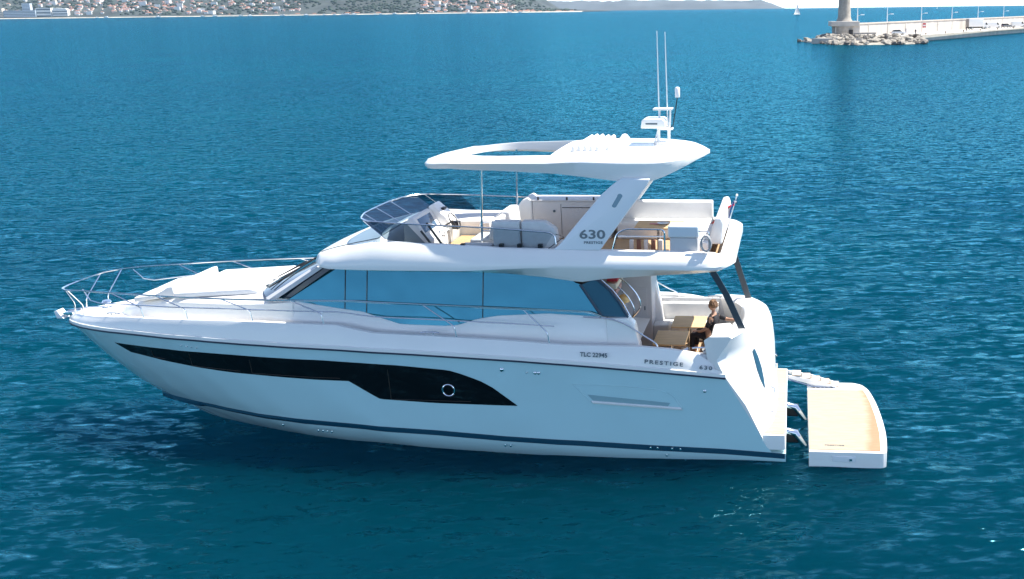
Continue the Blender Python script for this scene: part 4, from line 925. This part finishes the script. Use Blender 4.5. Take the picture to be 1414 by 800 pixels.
# forward sun lounge, steps, seats
MB().box(7.05, 8.55, -1.72, -.42, 4.15, 4.66, .06).build("forward_lounge", WFAB, YACHT); MB().box(8.2, 8.75, -1.5, .2, 4.4, 4.72, .05).build("forward_dash", GPANEL, YACHT)
MB().box(7.15, 7.75, -.4, 1.0, 4.11, 4.30, .02).box(6.95, 7.4, -.2, .9, 4.11, 4.22, .02).build("helm_step", TEAKT, YACHT)
HS = empty("helm_seat"); HS.parent = YACHT
MB().box(6.45, 6.98, .62, 1.42, 4.42, 4.60, .05).build("seat", GFAB, HS); MB().prism([(6.42, 4.55), (6.35, 5.0), (6.46, 5.03), (6.56, 4.6)], .62, 1.42, .04).build("backrest", GFAB, HS); MB().lathe([(.12, 4.1), (.06, 4.14), (.06, 4.42)], (6.7, 1.0, 0), 14).build("pedestal", CHROME, HS)
MB().tube(fillet([(6.7, .58, 4.6), (6.98, .58, 4.62), (6.98, .58, 4.8), (6.6, .58, 4.82)], .06), .014, 6).build("armrest", CHROME, HS)
MB().prism([(6.95, 4.3), (6.85, 4.75), (6.62, 4.98), (6.42, 4.98), (6.35, 4.3)], -.75, .1, .06).build("companion_seat", WFAB, YACHT)
BS = empty("port_bench"); BS.parent = YACHT
MB().box(5.76, 6.36, 1.50, 1.76, 4.42, 5.07, .06).build("backrest", GFAB, BS)
MB().prism([(5.72, 4.42), (5.72, 5.07), (5.22, 5.07), (4.98, 4.90), (4.94, 4.70), (4.98, 4.42)], 1.50, 1.76, .05).build("backrest", GFAB, BS)
MB().box(4.98, 6.36, .95, 1.50, 4.12, 4.52, .04).build("seat", GFAB, BS); MB().box(6.38, 7.05, 1.55, 1.78, 4.12, 4.56, .02).build("side_locker", GPANEL, BS)
GA = empty("wet_bar"); GA.parent = YACHT
MB().box(4.25, 6.15, -1.66, -.98, 4.1, 5.02, .03).build("cabinet", GPANEL, GA); MB().box(4.22, 6.18, -1.68, -.95, 5.02, 5.05, .01).build("worktop", GPANEL, GA)
MB().prism([(6.15, 4.2), (6.15, 5.04), (6.02, 5.13), (5.90, 5.13), (6.3, 5.11), (6.45, 5.0), (6.62, 4.7), (6.7, 4.2)][0:2] + [(6.25, 5.12), (6.38, 5.06), (6.55, 4.85), (6.7, 4.2)], -1.66, -.95, .05).build("side_backrest", WFAB, GA)
for x in (6.0, 5.3, 4.65): MB().box(x - .02, x + .02, -1.0, -.955, 5.03, 5.12, .008).build("lid_handle", BLACKP, GA)
MB().box(4.6, 5.42, -.978, -.968, 4.86, 4.875).build("drawer_gap", BLACKP, GA); MB().box(5.45, 5.455, -.978, -.97, 4.2, 4.95).build("drawer_gap", BLACKP, GA)
MB().lathe([(.03, -.01), (.03, .02), (.01, .025)], (5.62, -.975, 4.78), 12, 'y').build("door_lock", GRAPH, GA)
# aft dinette
MB().prism([(3.42, .0), (3.42, .86), (2.38, .86), (2.38, .0)], 4.72, 4.76, .01, 'xy').build("flybridge_table", TEAKT, YACHT); MB().lathe([(.2, 4.11), (.06, 4.16), (.06, 4.72)], (2.9, .42, 0), 16).build("table_pedestal", CHROME, YACHT)
AS = empty("aft_sofa"); AS.parent = YACHT
MB().box(1.85, 4.1, -1.64, -.95, 4.11, 4.50, .05).box(1.75, 2.28, -.95, 1.05, 4.11, 4.50, .05).build("seat", WFAB, AS)
MB().prism([(-1.62, 4.45), (-1.70, 4.90), (-1.82, 4.93), (-1.86, 4.45)], 1.85, 4.1, .04, 'yz').build("backrest", WFAB, AS)
MB().prism([(1.78, 4.42), (1.60, 5.0), (1.47, 5.02), (1.42, 4.9), (1.45, 4.42)], -1.80, .95, .05).build("backrest", WFAB, AS)
GR = empty("side_cabinet"); GR.parent = YACHT
MB().box(1.88, 2.54, 1.45, 1.88, 4.76, 5.02, .05).build("cover", mat("blue_shaded_cover", (.55, .62, .66), .5), GR); MB().box(1.90, 2.50, 1.45, 1.86, 4.12, 4.755, .03).build("cabinet", GPANEL, GR)  # pale blue of the cover is face shading painted into its colour
MB().box(2.9, 3.85, .95, 1.7, 4.113, 4.12).build("stair_opening_shade", mat("opening_shade_brown", (.10, .06, .045), .6), YACHT)  # flat sheet, the dark of the shaded stair opening put into its colour
for k in range(5): MB().box(2.75 + .16 * k, 2.84 + .16 * k, 1.05, 1.15, 4.2 + .03 * (k % 2), 4.55, .01).build("hatch_slat", mat("mahogany", (.16, .06, .04), .5) if k % 2 else GPANEL, YACHT)
PR = empty("port_rail"); PR.parent = YACHT
MB().tube(fillet([(3.72, 1.93, 4.50), (3.62, 1.93, 4.86), (3.42, 1.93, 4.96), (2.60, 1.93, 4.95), (2.60, 1.93, 4.48)], .1), .02, 7).build("top_rail", CHROME, PR); MB().tube([(3.6, 1.93, 4.80), (2.6, 1.93, 4.80)], .014, 6).build("mid_rail", CHROME, PR)
MB().tube(fillet([(1.88, 1.93, 4.92), (1.66, 1.93, 4.92), (1.66, 1.93, 4.48)], .06), .014, 6).tube([(1.88, 1.93, 4.75), (1.66, 1.93, 4.75)], .01, 6).build("end_rail", CHROME, PR)
# flag
FG = empty("ensign"); FG.parent = YACHT
MB().tube([(1.46, -.8, 4.40), (1.22, -.8, 5.20)], .014, 6).lathe([(.025, 5.19), (.03, 5.22), (.005, 5.25)], (1.22, -.8, 0), 8).build("flag_staff", STRAPW, FG)
def cloth(nm, u0, u1, m_):
    r = []
    for i in range(9):
        v = i / 8; row = []
        for k in range(5):
            u = u0 + (u1 - u0) * k / 4; x = 1.25 + .075 * (1 - v) * 0 + .14 * v + .46 * u * v ** .5 + .03 * math.sin(9 * u + 3 * v); z = 5.12 - .46 * v - .14 * u + .0; y = -.8 + .05 * math.sin(8 * u + 4 * v); row.append((x, y, z))
        r.append(row)
    MB().loft(r).build(nm, m_, FG, merge=False, solid=.004)
cloth("blue_stripe", 0, .10, mat("flag_blue", (.02, .04, .25), .7)); cloth("white_stripe", .10, .5, mat("flag_white", (.75, .75, .75), .7)); cloth("red_stripe", .5, 1.0, mat("flag_red", (.62, .02, .04), .7))

# ---- hard top
HTW = table([(1.78, .0), (1.86, .45), (1.98, .85), (2.2, 1.28), (2.5, 1.58), (2.9, 1.74), (3.5, 1.80), (5, 1.76), (6.5, 1.70), (7.0, 1.62), (7.4, 1.46), (7.75, 1.22), (8.0, .92), (8.2, .5), (8.30, .0)])
HTT = table([(1.78, 6.34), (2.0, 6.37), (2.3, 6.42), (3, 6.46), (4.6, 6.46), (5.1, 6.40), (6.5, 6.37), (7.4, 6.33), (8.0, 6.22), (8.3, 6.12)])
HTBe = table([(1.78, 6.32), (2.0, 6.27), (2.3, 6.15), (2.6, 6.02), (2.8, 5.95), (3.0, 5.91), (3.6, 5.93), (4.2, 6.0), (4.9, 6.08), (6.3, 6.14), (7.3, 6.15), (8.0, 6.08), (8.3, 6.09)])
hx = sorted(set([1.78 + .4 * (1 - math.cos(math.pi / 2 * k / 7)) for k in range(8)] + list(np.linspace(2.25, 5.12, 16)) + list(np.linspace(5.12, 7.3, 14)) + list(np.linspace(7.3, 8.0, 8)) + [8.0 + .3 * math.sin(math.pi / 2 * k / 7) for k in range(8)]))
hv = sorted(set([math.sin(math.pi / 2 * k / 16) for k in range(-16, 17)] + [.655, -.655]))
nv = len(hv); top = []; bot = []
for x in hx:
    w = HTW(x)
    for v in hv:
        zt = HTT(x) + .05 * (1 - v * v); zbc = HTT(x) - (float(np.interp(x, [1.78, 2.2, 3.0, 4.6, 5.2, 7.3], [.04, .15, .28, .30, .19, .08])) if x < 7.4 else .09); zbe = HTBe(x); e = abs(v) ** 5; zb = zbc * (1 - e) + zbe * e
        sh = math.sqrt(max(0, 1 - abs(v) ** 9)); zm = zbe * .35 + HTT(x) * .65 if abs(v) > .6 else (zt + zb) / 2
        zm = (zt + zb) / 2 * (1 - e) + (zbe * .3 + HTT(x) * .7) * e
        yh = min(w * .74, float(np.interp(x, [4.9, 5.12, 6.3, 6.7, 7.0, 7.15, 7.3], [1.26, 1.28, 1.22, 1.10, .85, .62, .25]))) if 4.9 <= x <= 7.45 else w * .655; av = abs(v)
        y = math.copysign(yh * av / .655 if av <= .655 else yh + (w - yh) * (av - .655) / .345, v); top.append((x, y, zm + (zt - zm) * sh)); bot.append((x, y * (1 - .07 * e), zm + (zb - zm) * sh if abs(v) < 1 else zb))
m = MB(); N_ = len(top); m.v = top + bot; fs = []
hole = lambda i, j: 5.12 <= (hx[i] + hx[i + 1]) / 2 <= 7.3 and abs((hv[j] + hv[j + 1]) / 2) < .655 if 0 <= i < len(hx) - 1 and 0 <= j < nv - 1 else None
for i in range(len(hx) - 1):
    for j in range(nv - 1):
        a, b, c, d = i * nv + j, (i + 1) * nv + j, (i + 1) * nv + j + 1, i * nv + j + 1
        if hole(i, j): 
            for (p, q, ii, jj) in ((a, b, i, j - 1), (b, c, i + 1, j), (c, d, i, j + 1), (d, a, i - 1, j)):
                if not hole(ii, jj): fs.append((p, q, q + N_, p + N_))
            continue
        fs += [(a, b, c, d), (a + N_, d + N_, c + N_, b + N_)]
    for j in (0, nv - 1):
        a, b = i * nv + j, (i + 1) * nv + j; fs.append((a, b, b + N_, a + N_))
m.f = fs
HT = m.build("hardtop", GEL, YACHT, ang=40)
# folded sunroof pleats, domes and recessed panel on the roof
PF = empty("folded_sunroof"); PF.parent = YACHT
for k in range(5): MB().prism([(4.72 - .13 * k, 6.44), (4.68 - .13 * k, 6.58 + .02 * (k in (1, 2))), (4.655 - .13 * k, 6.60 + .02 * (k in (1, 2))), (4.61 - .13 * k, 6.57), (4.60 - .13 * k, 6.44)], -1.12, 1.12, .02).build("pleat", WFAB, PF)
for y in (-.95, .95): MB().lathe([(.16, 6.44), (.12, 6.54), (.05, 6.62), (.01, 6.63)], (3.85, y, 0), 16).build("roof_dome", GEL, HT)
MB().box(2.95, 3.6, -.7, -.1, 6.49, 6.512, .005).build("roof_panel", mat("roof_panel_grey", (.35, .4, .42), .4), HT)
for s in (1, -1):
    a = empty("hardtop_arch"); a.parent = YACHT
    prof = [(5.0, 4.50), (4.85, 4.62), (4.35, 5.2), (3.95, 5.66), (3.72, 5.86), (3.5, 6.02), (2.9, 6.0), (2.97, 5.86), (3.98, 4.50)]
    def sh(mb): mb.v = [(x, s * (y - .17 * (z - 4.5) / 1.4), z) for x, y, z in mb.v]; return mb
    sh(MB().prism(prof, 1.80, 1.99, .03)).build("arch_leg", mat("arch_white", (.74, .76, .77), .25), a)
    cap_ = [(3.60 + .055 * math.cos(t) + (-.06 if math.sin(t) < 0 else .06) * -1, 5.55 + .055 * math.sin(t) + (-.09 if math.sin(t) < 0 else .09)) for t in np.linspace(0, 2 * math.pi, 21)[:-1]]; cap_ = [(x - (5.55 - z) * 0, z) for x, z in cap_]
    sh(MB().prism(cap_, 1.975, 1.997)).build("arch_window", mat("slot_blue", (.14, .26, .32), .2), a)
    if s > 0:
        def at(nm, body, x, z, size, sx, sp): return side_text(nm, body, x, 1.99 - .17 * (z - 4.5) / 1.4 + .004, z, size, GRAPH, a, sx, tilt=R(7), spacing=sp)
        at("lettering", "630", 4.14, 4.83, .26, 1.45, 1.0); at("lettering", "PRESTIGE", 4.12, 4.665, .075, 1.2, 1.1)
    MB().tube([(6.70, s * 1.5, 4.1), (6.60, s * 1.5, 6.2)], .026, 8).build("pole", CHROME, a)
# mast
MA = empty("mast"); MA.parent = YACHT
MB().box(2.6, 3.0, -.16, .16, 6.44, 6.58, .03).build("mast_foot", GEL, MA)
MB().tube([(2.95, .06, 6.5), (2.88, .06, 7.3)], .022, 6).tube([(2.70, -.06, 6.5), (2.66, -.06, 7.3)], .022, 6).tube([(3.05, 0, 6.45), (2.92, 0, 6.9)], .012, 5).build("mast_post", STRAPW, MA)
MB().prism([(3.30, 6.88), (3.27, 7.06), (3.2, 7.10), (2.80, 7.10), (2.74, 7.04), (2.74, 6.88)], -.27, .27, .05).build("radar", GEL, MA); MB().box(2.92, 3.18, .268, .276, 6.97, 7.0).build("radar_label", GRAPH, MA)
MB().box(2.60, 3.03, -.15, .15, 7.27, 7.31, .012).build("aerial_shelf", GEL, MA); MB().box(2.6, 2.95, -.1, .1, 6.83, 6.87, .01).build("lower_shelf", GEL, MA)
MB().tube([(2.89, .12, 6.5), (2.905, .12, 8.98)], [.017, .009], 6).build("whip_aerial", STRAPW, MA); MB().tube([(2.725, -.1, 6.5), (2.755, -.1, 8.95)], [.017, .009], 6).build("whip_aerial", STRAPW, MA)
MB().tube([(2.68, 0, 6.85), (2.60, 0, 6.92), (2.50, 0, 7.5), (2.50, 0, 7.56)], .013, 6).build("lamp_arm", BLACKP, MA); MB().lathe([(.05, 7.54), (.055, 7.56), (.055, 7.74), (.04, 7.76), (.01, 7.77)], (2.49, 0, 0), 14).build("masthead_lamp", STRAPW, MA)

# ---- cockpit
MB().box(1.2, 4.6, -2.08, 2.08, 1.36, 1.42).build("cockpit_sole", TEAK, YACHT, smooth=False)
MB().box(1.35, 4.4, -2.20, -2.06, 1.4, 2.36, .02).build("cockpit_liner", GPANEL, YACHT); MB().box(1.35, 4.2, 2.04, 2.18, 1.4, 2.28, .02).build("cockpit_liner", GPANEL, YACHT)
MB().box(3.30, 4.4, -1.95, -.95, 1.42, 3.95, .03).build("stair_cabinet", GPANEL, YACHT); MB().box(3.42, 3.75, -.952, -.94, 2.0, 2.9, .01).build("cabinet_door", GPANEL, YACHT); MB().box(3.66, 3.70, -.95, -.925, 3.55, 3.65, .005).box(3.46, 3.49, -.95, -.92, 2.35, 2.45, .005).build("door_latch", GRAPH, YACHT)
MB().box(3.9, 4.55, -.95, 1.55, 1.42, 2.6, .02).build("aft_counter", GPANEL, YACHT)
MB().box(4.3, 4.6, -.9, 1.6, 2.6, 3.9, .02).build("saloon_opening", mat("brown_interior", (.09, .06, .05), .6), YACHT, smooth=False)
MB().box(3.75, 4.0, .35, 1.25, 3.62, 3.78, .03).build("red_cushion", RED, YACHT); MB().box(3.78, 4.05, .3, 1.25, 3.44, 3.58, .04).build("cream_cushion", CREAM, YACHT); MB().box(3.8, 4.1, .4, 1.2, 3.28, 3.40, .03).build("folded_cloth", mat("dusty_pink", (.45, .25, .22), .8), YACHT)
MB().lathe([(.04, 2.6), (.02, 2.65), (.02, 2.95), (.05, 2.98), (.14, 3.02), (.12, 3.14), (.05, 3.18)], (3.72, .7, 0), 16).build("table_lamp", AMBER, YACHT)
MB().tube(spline([(3.95, 1.25, 3.82), (3.62, 1.25, 3.66), (3.32, 1.25, 3.32), (3.26, 1.25, 3.05), (3.45, 1.25, 2.80), (3.55, 1.25, 2.72)], 5), .018, 6).tube(spline([(3.9, .9, 3.5), (3.6, .9, 3.2), (3.45, .9, 2.9), (3.5, .9, 2.7)], 5), .014, 6).build("stair_handrail", CHROME, YACHT)
for k in range(6): MB().box(3.3 + .12 * k, 3.55 + .12 * k, .95, 1.55, 1.7 + .3 * k, 1.74 + .3 * k, .01).build("stair_tread", TEAKT, YACHT)
CS = empty("cockpit_sofa"); CS.parent = YACHT
MB().box(1.75, 3.25, -2.05, -1.40, 1.42, 1.86, .05).box(1.3, 1.9, -1.4, 1.65, 1.42, 1.86, .05).build("seat", WFAB, CS); MB().box(1.75, 3.2, -2.06, -1.88, 1.8, 2.28, .05).build("backrest", WFAB, CS)
MB().prism([(1.76, 1.84), (1.74, 2.22), (1.70, 2.27), (1.34, 2.31), (1.30, 2.25), (1.30, 1.84)], -.12, 1.62, .04).build("backrest", WFAB, CS); MB().prism([(1.29, 1.9), (1.29, 2.30), (1.20, 2.36), (1.16, 2.3), (1.16, 1.9)], -.1, 1.60, .02).build("back_panel", GFAB, CS)
MB().box(2.9, 3.3, -1.4, -1.0, 1.42, 1.95, .04).build("corner_locker", GPANEL, YACHT)
for nm, x0, x1, y0, y1 in (("a", 1.98, 2.78, -1.32, -.38), ("b", 2.30, 3.05, -.08, .98)):
    t = empty("cockpit_table"); t.parent = YACHT
    MB().box(x0, x1, y0, y1, 2.07, 2.105, .012).build("table_top", TEAKT, t); MB().lathe([(.22, 1.42), (.06, 1.46), (.05, 2.07)], ((x0 + x1) / 2, (y0 + y1) / 2, 0), 14).build("leg", CHROME, t)
for s in (1, -1):
    zf = 0.0 if s > 0 else -.33
    MB().loft([[(1.72, s * 1.76, 4.06), (1.56, s * 1.76, 4.06), (1.56, s * 1.72, 4.06), (1.72, s * 1.72, 4.06)], [(1.40, s * 1.77, 3.52), (1.25, s * 1.77, 3.52), (1.25, s * 1.72, 3.52), (1.40, s * 1.72, 3.52)], [(1.05, s * 1.79, 2.74 + zf), (.90, s * 1.79, 2.74 + zf), (.90, s * 1.74, 2.74 + zf), (1.05, s * 1.74, 2.74 + zf)]], close=True, cap=True).build("roof_strut", DSTEEL, YACHT, ang=20)

# ---- loose things on board (top level)
YM = Matrix.Translation(YACHT.location) @ Matrix.Rotation(math.pi - ALPHA, 4, 'Z')
def aboard(o, p, rz=0.0): o.location = YM @ Vector(p); o.rotation_euler = (0, 0, math.pi - ALPHA + rz); return o
pl = aboard(MB().lathe([(.05, 0), (.11, .012), (.13, .03), (.12, .03), (.10, .018), (.01, .012)], n=24).build("plate", mat("pale_china", (.6, .65, .7), .2)), (2.82, .42, 4.762)); tag(pl, "pale round plate lying on the teak table of the flybridge", "plate")
cp = aboard(MB().box(-.12, .0, -.05, .05, 0, .02, .005).box(.0, .1, -.08, .02, 0, .015, .004).build("napkin", mat("pink_cloth", (.55, .25, .25), .8)), (3.02, .45, 4.762)); tag(cp, "small pink folded cloth beside the plate on the flybridge table", "cloth")
def rope(nm, turns, r, h, thick, label, p, up=True, squash=1.0, seed=1):
    rg = random.Random(seed); pts = []
    for k in range(turns * 14 + 1):
        a = 2 * math.pi * k / 14; rr = r * (1 + .14 * math.sin(k * .7) + rg.uniform(-.05, .05))
        if up: pts.append((rr * math.cos(a) * squash, .04 * math.sin(k * .37) + rg.uniform(-.015, .015), h / 2 + (h / 2) * math.sin(a) * (1 + rg.uniform(-.1, .1))))
        else: pts.append((rr * math.cos(a), rr * math.sin(a) * squash, thick + .012 * (k / 14)))
    o = aboard(MB().tube(spline(pts, 2), thick, 6).build(nm, ROPE), p); tag(o, label, "rope"); return o
rope("coiled_rope", 7, .10, .34, .013, "grey coiled rope hanging on the rail at the flybridge's aft corner", (1.72, 1.99, 4.50), seed=3)
rope("mooring_rope", 4, .16, 0, .014, "grey mooring rope lying in loops on the port bulwark by the transom", (1.62, 2.10, 2.30), up=False, squash=.35, seed=5)
# person leaning back on the cockpit sofa
def build_person():
    root = empty("person"); tag(root, "person with tousled brown hair and a black top sitting in the yacht's open cockpit", "person")
    SKIN = mat("skin", (.42, .24, .16), .55); BT = mat("black_top", (.012, .012, .016), .85, bump=.4, bscale=30); HAIR = mat("brown_hair", (.16, .08, .035), .6, var=.5, vscale=30, bump=.8, bscale=60)
    # seated: pelvis on the seat, thighs forward (local +x = towards the bow), trunk leaning aft
    V = [((0, 0, .10), .15), ((-.02, 0, .28), .14), ((-.05, 0, .46), .155), ((-.07, 0, .57), .10), ((-.06, 0, .63), .055), ((-.045, 0, .70), .05),
         ((-.06, .17, .52), .065), ((.02, .27, .30), .045), ((.20, .22, .20), .035), ((.28, .20, .20), .03),
         ((-.08, -.17, .52), .065), ((-.30, -.22, .44), .045), ((-.50, -.16, .46), .035), ((-.57, -.14, .47), .028),
         ((.12, .10, .08), .10), ((.44, .12, .09), .075), ((.46, .12, -.28), .05), ((.48, .12, -.40), .045), ((.58, .12, -.41), .035),
         ((.12, -.10, .08), .10), ((.44, -.12, .09), .075), ((.46, -.12, -.28), .05), ((.48, -.12, -.40), .045), ((.58, -.12, -.41), .035)]
    E_ = [(0, 1), (1, 2), (2, 3), (3, 4), (4, 5), (2, 6), (6, 7), (7, 8), (8, 9), (2, 10), (10, 11), (11, 12), (12, 13), (0, 14), (14, 15), (15, 16), (16, 17), (17, 18), (0, 19), (19, 20), (20, 21), (21, 22), (22, 23)]
    body = grow_person(V, E_, SKIN, "body", 2); body.parent = root
    V2 = [(p, r * 1.10 + .006) for p, r in V]; shirt = grow_person(V2[:3] + [V2[6], V2[7], V2[10], V2[11], V2[3]], [(0, 1), (1, 2), (2, 3), (3, 4), (2, 5), (5, 6), (2, 7)], BT, "black_top", 2); shirt.parent = root
    tr = grow_person([V2[0], V2[14], V2[15], V2[16], V2[19], V2[20], V2[21]], [(0, 1), (1, 2), (2, 3), (0, 4), (4, 5), (5, 6)], mat("dark_trousers", (.02, .02, .03), .8), "trousers", 2); tr.parent = root
    bm = bmesh.new(); bmesh.ops.create_uvsphere(bm, u_segments=24, v_segments=18, radius=1.0)
    for v in bm.verts:
        x, y, z = v.co; fx = .098 * x; fz = .118 * z - (.012 if z < -.3 else 0); fy = .078 * y * (1 - .18 * max(0, -z))
        if x > .8 and abs(y) < .25 and -.35 < z < .15: fx += .018 * (1 - abs(y) * 4)
        if x > .7 and .1 < abs(y) < .5 and .0 < z < .3: fx -= .008
        v.co = (fx - .03, fy, fz + .81)
    hd = MB().bm(bm).build("head", SKIN, root)
    for s in (1, -1): MB().lathe([(.002, -.004), (.011, 0), (.002, .004)], (.055, s * .03, .83), 8, 'x').build("eye", BLACKP, hd); MB().box(-.045, -.015, s * .074, s * .088, .78, .84, .008).build("ear", SKIN, hd)
    MB().box(.058, .068, -.022, .022, .755, .763, .003).build("mouth", RED, hd)
    rg = random.Random(2); hm = MB()
    bm = bmesh.new(); bmesh.ops.create_uvsphere(bm, u_segments=20, v_segments=14, radius=1.0); dele = [v for v in bm.verts if v.co.x > .35 and v.co.z < .45 or v.co.z < -.55]; bmesh.ops.delete(bm, geom=dele, context='VERTS')
    for v in bm.verts: k = 1 + rg.uniform(-.05, .1); v.co = (v.co.x * .112 * k - .042, v.co.y * .095 * k, v.co.z * .125 * k + .825)
    hm.bm(bm)
    for k in range(70):
        a = rg.uniform(-2.6, 2.6) + math.pi; e = rg.uniform(-.4, 1.3); p = Vector((-.04 + .10 * math.cos(e) * math.cos(a), .088 * math.cos(e) * math.sin(a), .83 + .115 * math.sin(e)))
        q = p + Vector((rg.uniform(-.05, .03), rg.uniform(-.05, .05), rg.uniform(-.09, .02))); hm.tube(spline([p, (p + q) / 2 + Vector((rg.uniform(-.02, .02), rg.uniform(-.02, .02), .015)), q], 3), [.009] * 6 + [.003], 5)
    hm.build("hair", HAIR, hd)
    for (hx_, hy_, hz_, dx, s) in ((.30, .20, .20, 1, 1), (-.60, -.14, .47, -1, -1)):   # hands: palm, four fingers, thumb
        h = MB().box(hx_ - .04, hx_ + .04, hy_ - .035, hy_ + .035, hz_ - .013, hz_ + .013, .01)
        for k, ln in enumerate((.062, .07, .066, .052)):
            y = hy_ - .027 + .018 * k; x = hx_ + dx * .038; h.tube([(x, y, hz_), (x + dx * ln * .5, y, hz_ - .004), (x + dx * ln, y, hz_ - .022)], [.0085, .008, .006], 6)
        h.tube([(hx_ - dx * .01, hy_ + s * .034, hz_), (hx_ + dx * .02, hy_ + s * .058, hz_ - .008), (hx_ + dx * .045, hy_ + s * .06, hz_ - .018)], [.010, .009, .007], 6).build("hand", SKIN, body)
    return root
aboard(build_person(), (1.80, -.32, 1.86), R(-20))
